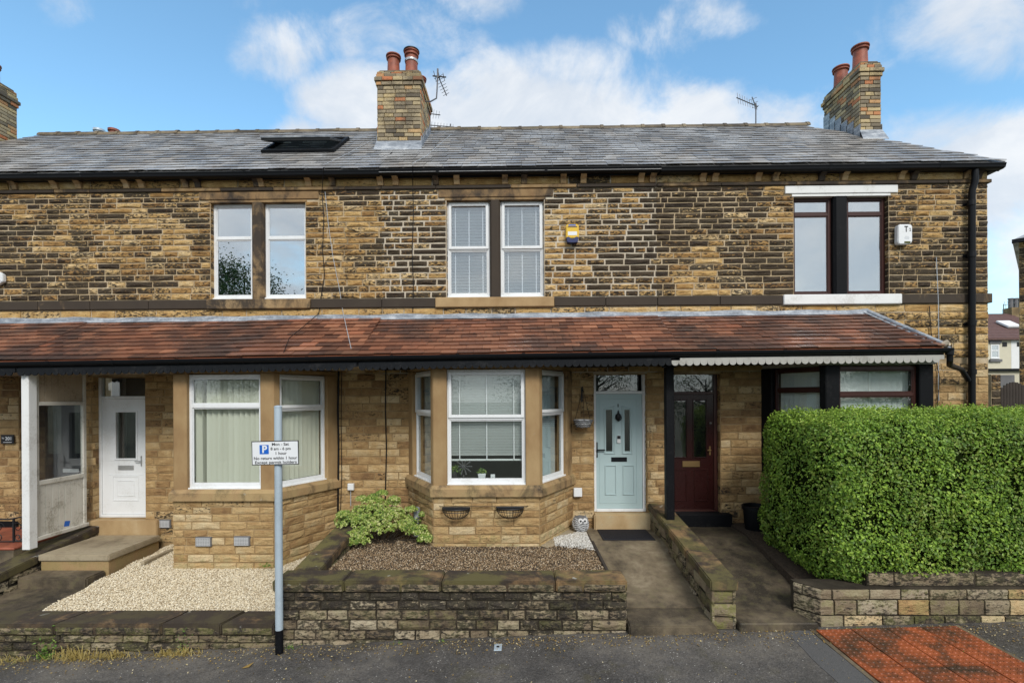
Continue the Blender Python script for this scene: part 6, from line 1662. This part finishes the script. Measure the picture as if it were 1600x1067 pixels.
for k in range(n):
    a, b = Y0 + .06 + (Y1 - Y0 - .12) * k / n, Y0 + .06 + (Y1 - Y0 - .12) * (k + 1) / n
    MB().box(sc_x - .01, sc_x + .012, a + .002, b - .002, .72, 1.53).obj('plank', 'old_white_timber', ps, None, bevel=.003)
    MB().box(sc_x - .01, sc_x + .012, a + .002, b - .002, 2.86, 3.40).obj('plank', 'old_cream_timber', ps, None, bevel=.003)
MB().box(sc_x - .003, sc_x + .003, Y0 + .062, Y1 - .062, 1.602, 2.798).obj('pane', 'glass', ps)
MB().add([(sc_x + .0132, Y0 + .50, .76), (sc_x + .0132, Y0 + .60, .745), (sc_x + .0132, Y0 + .62, .83), (sc_x + .0132, Y0 + .52, .85)], [(0, 1, 2, 3)]).add([(sc_x + .0125, Y0 + .50, .76), (sc_x + .0125, Y0 + .60, .745), (sc_x + .0125, Y0 + .62, .83), (sc_x + .0125, Y0 + .52, .85)], [(0, 3, 2, 1)]).obj('paint_splash', 'sign_blue', ps)
tag(MB().box(-9.9, -7.87, -1.3, .16, .2, .554).obj('porch_base', 'concrete', None, None, color=(.55, 0, .3)), 'dark concrete base under the red porch tiles', 'base', None, 'structure')
tag(MB().box(-9.9, -7.87, -1.3, .16, .556, .595).obj('porch_floor', 'terracotta', None, None, bevel=.01), 'red tiled porch floor behind the iron railing', 'floor', None, 'structure')
tag(MB().box(-9.9, DOORS[0][0], -.06, -.028, .50, .70).obj('plinth', 'black_paint', far_house), 'black painted plinth')
rl = thing('iron_railing', 'black wrought iron scroll railing at the left edge', 'railing', (-8.3, -1.26, .45))
Yr_ = -1.0; xr0, xr1 = -9.8, -7.93
MB().tube([(xr0, Yr_, .97), (xr1 - .3, Yr_, .97), (xr1, Yr_, 1.03)], .013, 6).tube([(xr0, Yr_, .56), (xr1, Yr_, .62)], .010, 6).obj('rail', 'iron', rl)
for x in (-9.4, -8.78, -8.17): MB().box(x - .012, x + .012, Yr_ - .012, Yr_ + .012, .45, .985).obj('baluster', 'iron', rl)
MB().box(xr1 - .015, xr1 + .015, Yr_ - .015, Yr_ + .015, .56, 1.05).obj('baluster', 'iron', rl)
def scroll(cx, cz, r, turns, s, ph):
    return [(cx + s * r * (1 - k / 30 * .8) * math.cos(ph + turns * 6.283 * k / 30), Yr_, cz + r * (1 - k / 30 * .8) * math.sin(ph + turns * 6.283 * k / 30)) for k in range(31)]
for x in (-9.1, -8.47, -8.05):
    for s in (-1, 1):
        MB().tube(scroll(x + s * .06, .84, .085, 1.3, s, 0), .007, 5).obj('scroll', 'iron', rl)
        MB().tube(scroll(x + s * .05, .68, .07, 1.3, s, 3.1), .007, 5).obj('scroll', 'iron', rl)
(xa, za), (xb, zb2) = at(2, 693, -.05), at(22, 679, -.05)
pq = thing('number_plaque', 'black house number plaque reading 201 on the far left wall', 'plaque', ((xa + xb) / 2, -.05, za))
MB().box(xa, xb, -.062, -.04, za, zb2).obj('plate', 'sign_black', pq, None, bevel=.004)
lettering(pq, '201', .085, T((xa + xb) / 2 + .03, -.0635, (za + zb2) / 2 + .01), 'sign_white', .11, .001)
lettering(pq, 'No', .05, T(xa + .045, -.0635, (za + zb2) / 2 + .02), 'sign_white', .04)
MB().box(xa + .05, xb - .03, -.0635, -.0621, za + .022, za + .030).obj('underline', 'sign_white', pq)
# air bricks
def airbrick(label, px, py, Y):
    x, z = at(px, py, Y); t = thing('air_brick', label, 'vent', (x, Y, z), 'air bricks low on the walls')
    MB().box(x - .125, x + .125, Y - .012, Y + .03, z - .075, z + .075).obj('frame', 'wicker_grey', t, None, bevel=.004)
    mb = MB()
    for k in range(6): mb.box(x - .11, x + .11, Y - .020, Y - .0121, z - .062 + k * .022, z - .051 + k * .022)
    for k in range(9): mb.box(x - .11 + k * .0265, x - .102 + k * .0265, Y - .0225, Y - .0202, z - .062, z + .062)
    tag(mb.obj('grille', 'owl_grey', t), None, None, None, 'stuff')
airbrick('air brick in the bay front left of centre under the cream blinds', 318, 846, -BAY_P - .03)
airbrick('air brick in the bay front nearest the sign pole', 378, 845, -BAY_P - .03)
airbrick('air brick in the wall beside the step of the white door', 256, 818, -.03)

# ------------------------------------------------------------------ roof furniture
def roof_window():
    ya, yb = .72, 1.55; xw0, xw1 = ax(413, .7, 236), ax(520, .7, 236)
    t = thing('roof_window', 'tilted open skylight in the slates of the left house', 'skylight', ((xw0 + xw1) / 2, ya, roof_z(ya)))
    S = Vector((0, 1, SLOPE_DZ)).normalized(); N = Vector((0, -S.z, S.y)); L = 1.05
    O = Vector((xw0, ya, roof_z(ya))); R = Matrix((Vector((1, 0, 0)), S, N)).transposed().to_4x4(); M = Matrix.Translation(O) @ R
    w = xw1 - xw0
    MB().box(-.04, w + .04, -.05, .03, -.02, .10).box(-.04, w + .04, L, L + .07, -.02, .10).box(-.04, .03, .03, L, -.02, .10).box(w - .03, w + .04, .03, L, -.02, .10).obj('frame', 'weathered_black', t, M, bevel=.008)
    MB().box(-.12, w + .12, -.20, -.051, .005, .025).obj('apron', 'lead', t, M)
    Ms = M @ T(0, L * .5, .11) @ Matrix.Rotation(math.radians(-15), 4, 'X') @ T(0, -L * .5, 0)
    sf = MB().box(.0, w, .0, .07, 0, .05).box(0, w, L - .07, L, 0, .05).box(0, .07, .07, L - .07, 0, .05).box(w - .07, w, .07, L - .07, 0, .05).obj('sash', 'grey_frame', t, Ms, bevel=.006)
    MB().box(.07, w - .07, .07, L - .07, .02, .026).obj('pane', 'coated_glass', t, Ms)
    MB().box(.031, w - .031, .031, L - .001, -.02, .04).obj('opening', 'indoor_shade_and_dark', t, M)  # solid dark box paints the unlit room below the skylight
    MB().box(.0, w, -.02, .09, .051, .08).obj('cover_flashing', 'lead', t, Ms)
roof_window()
def aerial(label, mast, boom, n, el, Y, horiz=True, r=.011):
    t = thing('tv_aerial', label, 'aerial', mast[0], 'television aerials')
    MB().tube(mast, r * 1.3, 8).obj('mast', 'aluminium', t, None, smooth=True)
    a, b = Vector(boom[0]), Vector(boom[1]); MB().tube([a, b], r, 6).obj('boom', 'aluminium', t)
    d = (b - a).normalized(); s = Vector((0, 1, 0)) if horiz else d.cross(Vector((0, 1, 0))).normalized()
    for k in range(n):
        p = a + (b - a) * (k + .5) / n; L = el * (1 - .35 * k / n)
        MB().tube([p - s * L, p + s * L], r * .45, 5).obj('element', 'aluminium', t)
    return t
Ya = Yc + .35
f3 = lambda px, py, Y: (at(px, py, Y)[0], Y, at(px, py, Y)[1])
aerial('television aerial on a bent mast fixed to the middle chimney', [f3(664, 159, Ya), f3(673, 159, Ya), f3(682, 154, Ya), f3(683, 140, Ya), f3(684, 112, Ya)], [f3(684, 118, Ya), f3(698, 150, Ya + .2)], 7, .10, Ya, False)
aerial('horizontal aerial crosspiece at the top of the chimney mast', [f3(684, 108, Ya), f3(684, 122, Ya)], [f3(676, 119, Ya), f3(697, 121, Ya)], 3, .16, Ya, True, .014)
aerial('small aerial behind the right side of the middle chimney', [f3(672, 200, 3.2), f3(672, 178, 3.2)], [f3(671, 178, 3.2), f3(688, 180, 3.2)], 4, .12, 3.2, False)
aerial('long low aerial lying behind the ridge by the middle chimney', [f3(704, 204, 3.3), f3(704, 194, 3.3)], [f3(672, 196, 3.3), f3(710, 199, 3.3)], 8, .09, 3.3, False)
aerial('television aerial above the ridge between the two chimneys', [f3(1181, 194, 2.55), f3(1181, 162, 2.55)], [f3(1151, 153, 2.2), f3(1184, 167, 2.7)], 9, .12, 2.4, False)
aerial('short upright aerial arm beside the ridge aerial', [f3(1181, 172, 2.55), f3(1181, 164, 2.55)], [f3(1175, 152, 2.55), f3(1182, 170, 2.55)], 3, .10, 2.4, False)
for lab, px, m in (('grey metal flue cowl peeping over the left ridge', 155, 'galvanised'), ('slotted terracotta vent peeping over the left ridge', 178, 'terracotta')):
    Y = 3.4; x, z = at(px, 205, Y)
    c = thing('roof_vent', lab, 'vent', (x, Y, z - .4), 'vents behind the ridge')
    MB().lathe([(.10, -.6), (.10, 0), (.13, .01), (.13, .06), (.08, .07)], (x, Y, z - .03), 14).obj('cowl', m, c, None, smooth=True)

# ------------------------------------------------------------------ beyond the terrace on the right
def neighbour():
    Y = 7.0; x0 = ax(1592, Y, 450); zt = az(377, Y, 1592); A = math.radians(-46)
    t = thing('neighbouring_house', 'dark stone house cut off by the right edge of the picture', 'house', (x0, Y, 0))
    M = T(x0, Y, 0) @ rz(A)
    wl = MB().box(0, 8, 0, 7, -.5, zt).obj('wall', 'mortar_mid', t, M)
    lay(wl, (x0, Y), A, 2.0, courses(.5, zt, 34), [], .4, .8, .03, upper_colf)
    q = [(-.14, -.3, zt), (8.2, -.3, zt), (8.2, 7.3, zt), (-.14, 7.3, zt)]
    MB().add(q + [(4, 3.5, zt + 2.6)], [(3, 2, 1, 0), (0, 1, 4), (1, 2, 4), (2, 3, 4), (3, 0, 4)]).obj('roof', 'slate', t, M)
    MB().box(-.14, 8, -.42, -.301, zt - .12, zt).obj('gutter', 'black_plastic', t, M, bevel=.01)
neighbour()
def far_house_row():
    Y = 24.0; d = 33.0; x0, x1 = ax(1535, Y, 560), ax(1660, Y, 560)
    ze = az(529, Y, 1575); zr = az(491, Y + 3.5, 1575)
    t = thing('distant_house', 'distant white rendered house with brown tiled roof in the gap', 'house', ((x0 + x1) / 2, Y, 0))
    xm = ax(1580, Y, 560)
    MB().box(x0, xm, Y, Y + 7, -.5, ze).obj('wall', 'render_cream', t)
    MB().box(xm, x1, Y - .01, Y + 7, -.5, ze).obj('wall', 'render_white', t)
    rf = MB().prism_x([(Y - .25, ze - .02), (Y + 3.5, zr), (Y + 7.2, ze - .02), (Y + 7.2, ze - .1), (Y - .25, ze - .1)], x0, x1).obj('roof', 'far_roof_tile', t)
    mb = MB()
    for k in range(17):
        s = k / 17; y = Y - .25 + 3.75 * s; z = ze - .02 + (zr - ze + .02) * s
        mb.prism_x([(y, z), (y, z + .07), (y + .26, z + .18), (y + .26, z + .10)], x0, x1)
    tag(mb.obj('tile_rows', 'far_roof_tile', rf), None, None, None, 'stuff')
    wz0, wz1 = az(560, Y, 1555), az(538, Y, 1555); wx0, wx1 = ax(1547.5, Y, 550), ax(1561, Y, 550)
    window(t, T(wx0, Y - .03, wz0), wx1 - wx0, wz1 - wz0, .45 * (wz1 - wz0), 'white_plastic', 'coated_glass', .07, False)
    MB().box(wx0 - .1, wx1 + .1, Y - .08, Y - .002, wz1 + .05, wz1 + .25).obj('lintel', 'wicker_grey', t)
    MB().box(wx0 - .1, wx1 + .1, Y - .12, Y - .002, wz0 - .22, wz0 - .06).obj('sill', 'wicker_grey', t)
    for px in (1569.5, 1592): 
        x, z = at(px, 538, Y); MB().box(x - .14, x + .14, Y - .03, Y + .0, z - .14, z + .14).obj('vent', 'iron', t)
    x, z = at(1570, 509, Y + 1.7); S = Vector((0, 3.75, zr - ze)).normalized(); N = Vector((0, -S.z, S.y))
    M = Matrix.Translation(Vector((x, Y + 1.45, ze + (zr - ze) * 1.7 / 3.75 + .12))) @ Matrix((Vector((1, 0, 0)), S, N)).transposed().to_4x4()
    MB().box(-.45, .45, -.5, .5, 0, .12).obj('skylight', 'render_white', t, M)
    x, z = at(1588, 489, Y + 3.5); ch = MB().box(x - .6, x + .5, Y + 3.2, Y + 3.9, z - .8, z + .35).obj('chimney', 'mortar_dark', t)
    for k in (-.4, -.05, .3): MB().lathe([(.14, 0), (.13, .6), (.16, .62), (.16, .7)], (x + k, Y + 3.5, z + .35), 10).obj('chimney_pot', 'wicker_grey', ch)
    x, z = at(1549, 500, Y - .6); MB().box(x - .9, x + .35, Y + 1, Y + 3, z - 1.2, z + .5).obj('chimney', 'render_cream', t)
    m0, m1 = at(1568, 492, Y + 3.4), at(1568, 475, Y + 3.4)
    aerial('aerial on the roof of the distant white house', [(m0[0], Y + 3.4, m0[1] - .3), (m1[0], Y + 3.4, m1[1])], [(m1[0], Y + 3.4, m1[1] - .1), (m1[0] + 1.1, Y + 3.4, m1[1] + .15)], 5, .25, Y, False, .02)
    # flat roofed outhouse in front
    Yo = 17.0; oz = az(576, Yo, 1575)
    o = thing('outhouse', 'low flat roofed outhouse in front of the distant white house', 'outhouse', (ax(1580, Yo), Yo, 0))
    MB().box(ax(1540, Yo), ax(1650, Yo), Yo, Yo + 3, -.5, oz - .12).obj('wall', 'render_cream', o)
    MB().box(ax(1540, Yo) - .1, ax(1650, Yo), Yo - .15, Yo + 3.1, oz - .119, oz).obj('roof', 'weathered_black', o)
    x, z = at(1573, 595, Yo); MB().box(x - .35, x + .35, Yo - .05, Yo + .01, z - .4, z + .3).obj('window', 'wicker_grey', o)
far_house_row()
Yg = 2.6
gp = thing('stone_pier', 'stone gate pier at the end of the terrace behind the hedge', 'pier', (ax(1556, Yg), Yg, .3))
pc_ = MB().box(ax(1549, Yg), ax(1563, Yg), Yg, Yg + .4, .2, az(585, Yg, 1556)).obj('pier_core', 'mortar_mid', gp)
lay(pc_, (ax(1549, Yg), Yg), 0, ax(1563, Yg) - ax(1549, Yg), courses(1.6, az(585, Yg, 1556), 10), [], .15, .25, .03, upper_colf)
gt = thing('timber_gate', 'dark weathered arched timber gate behind the hedge', 'gate', (ax(1580, Yg), Yg + .15, .3))
gx0, gx1 = ax(1564, Yg + .1), ax(1606, Yg + .1)
for k in range(9):
    a, b = gx0 + (gx1 - gx0) * k / 9, gx0 + (gx1 - gx0) * (k + 1) / 9; m = (a + b) / 2
    zt = az(598, Yg, 1580) - .16 * ((m - (gx0 + gx1) / 2) / ((gx1 - gx0) / 2)) ** 2 + .02
    MB().box(a + .003, b - .003, Yg + .1, Yg + .125, .4, zt).obj('board', 'fence_timber', gt, None, bevel=.004)
MB().box(gx0, gx1, Yg + .126, Yg + .17, 2.4, 2.5).obj('rail', 'fence_timber', gt)

# ------------------------------------------------------------------ trees across the road (the upstairs panes mirror them)
def tree(label, x, y, zb, H, r, n, lean=0):
    t = thing('tree', label, 'tree', (x, y, zb), 'trees across the road')
    tr = MB().tube([(x, y, zb), (x + .1, y, zb + H * .3), (x + lean * .5, y + .1, zb + H * .6), (x + lean, y, zb + H * .9)], [.22, .17, .11, .04], 8).obj('trunk', 'bark', t, None, smooth=True)
    c = []; 
    for k in range(26):
        a = rnd.uniform(0, 6.28); f = rnd.uniform(.35, .95); rr = r * (1.05 - abs(f - .55)) * rnd.uniform(.5, 1)
        e = (x + lean * f + rr * math.cos(a), y + rr * math.sin(a), zb + H * f + .4)
        MB().tube([(x + lean * f * .8, y, zb + H * f * .85), e], [.05, .015], 5).obj('limb', 'bark', t)
        m = n // 26; c.append(nrg.normal(0, 1, (m, 3)) * np.array([r * .25, r * .25, r * .24]) + np.array(e))
    c = np.concatenate(c)
    tag(leafy('crown', 'tree_leaf', c, nrg.normal(0, 1, (len(c), 3)), nrg.uniform(.10, .2, len(c)), t), None, None, None, 'stuff')
tree('slender dark tree across the road mirrored in the left upstairs window', -16.6, -21, -.6, 11.8, 2.3, 26000)
tree('tree across the road mirrored low in the brown upstairs window', 20.5, -21, -.6, 8.8, 1.8, 9000)
for k in range(9):
    tree('leafy tree in the far row beyond the road, out of the picture', -26 + k * 6.6 + rnd.uniform(-1, 1), -31 + rnd.uniform(-1.5, 1.5), -.6, 5.6 + rnd.uniform(-.5, .9), 2.9, 2600)
bpy.context.view_layer.update()
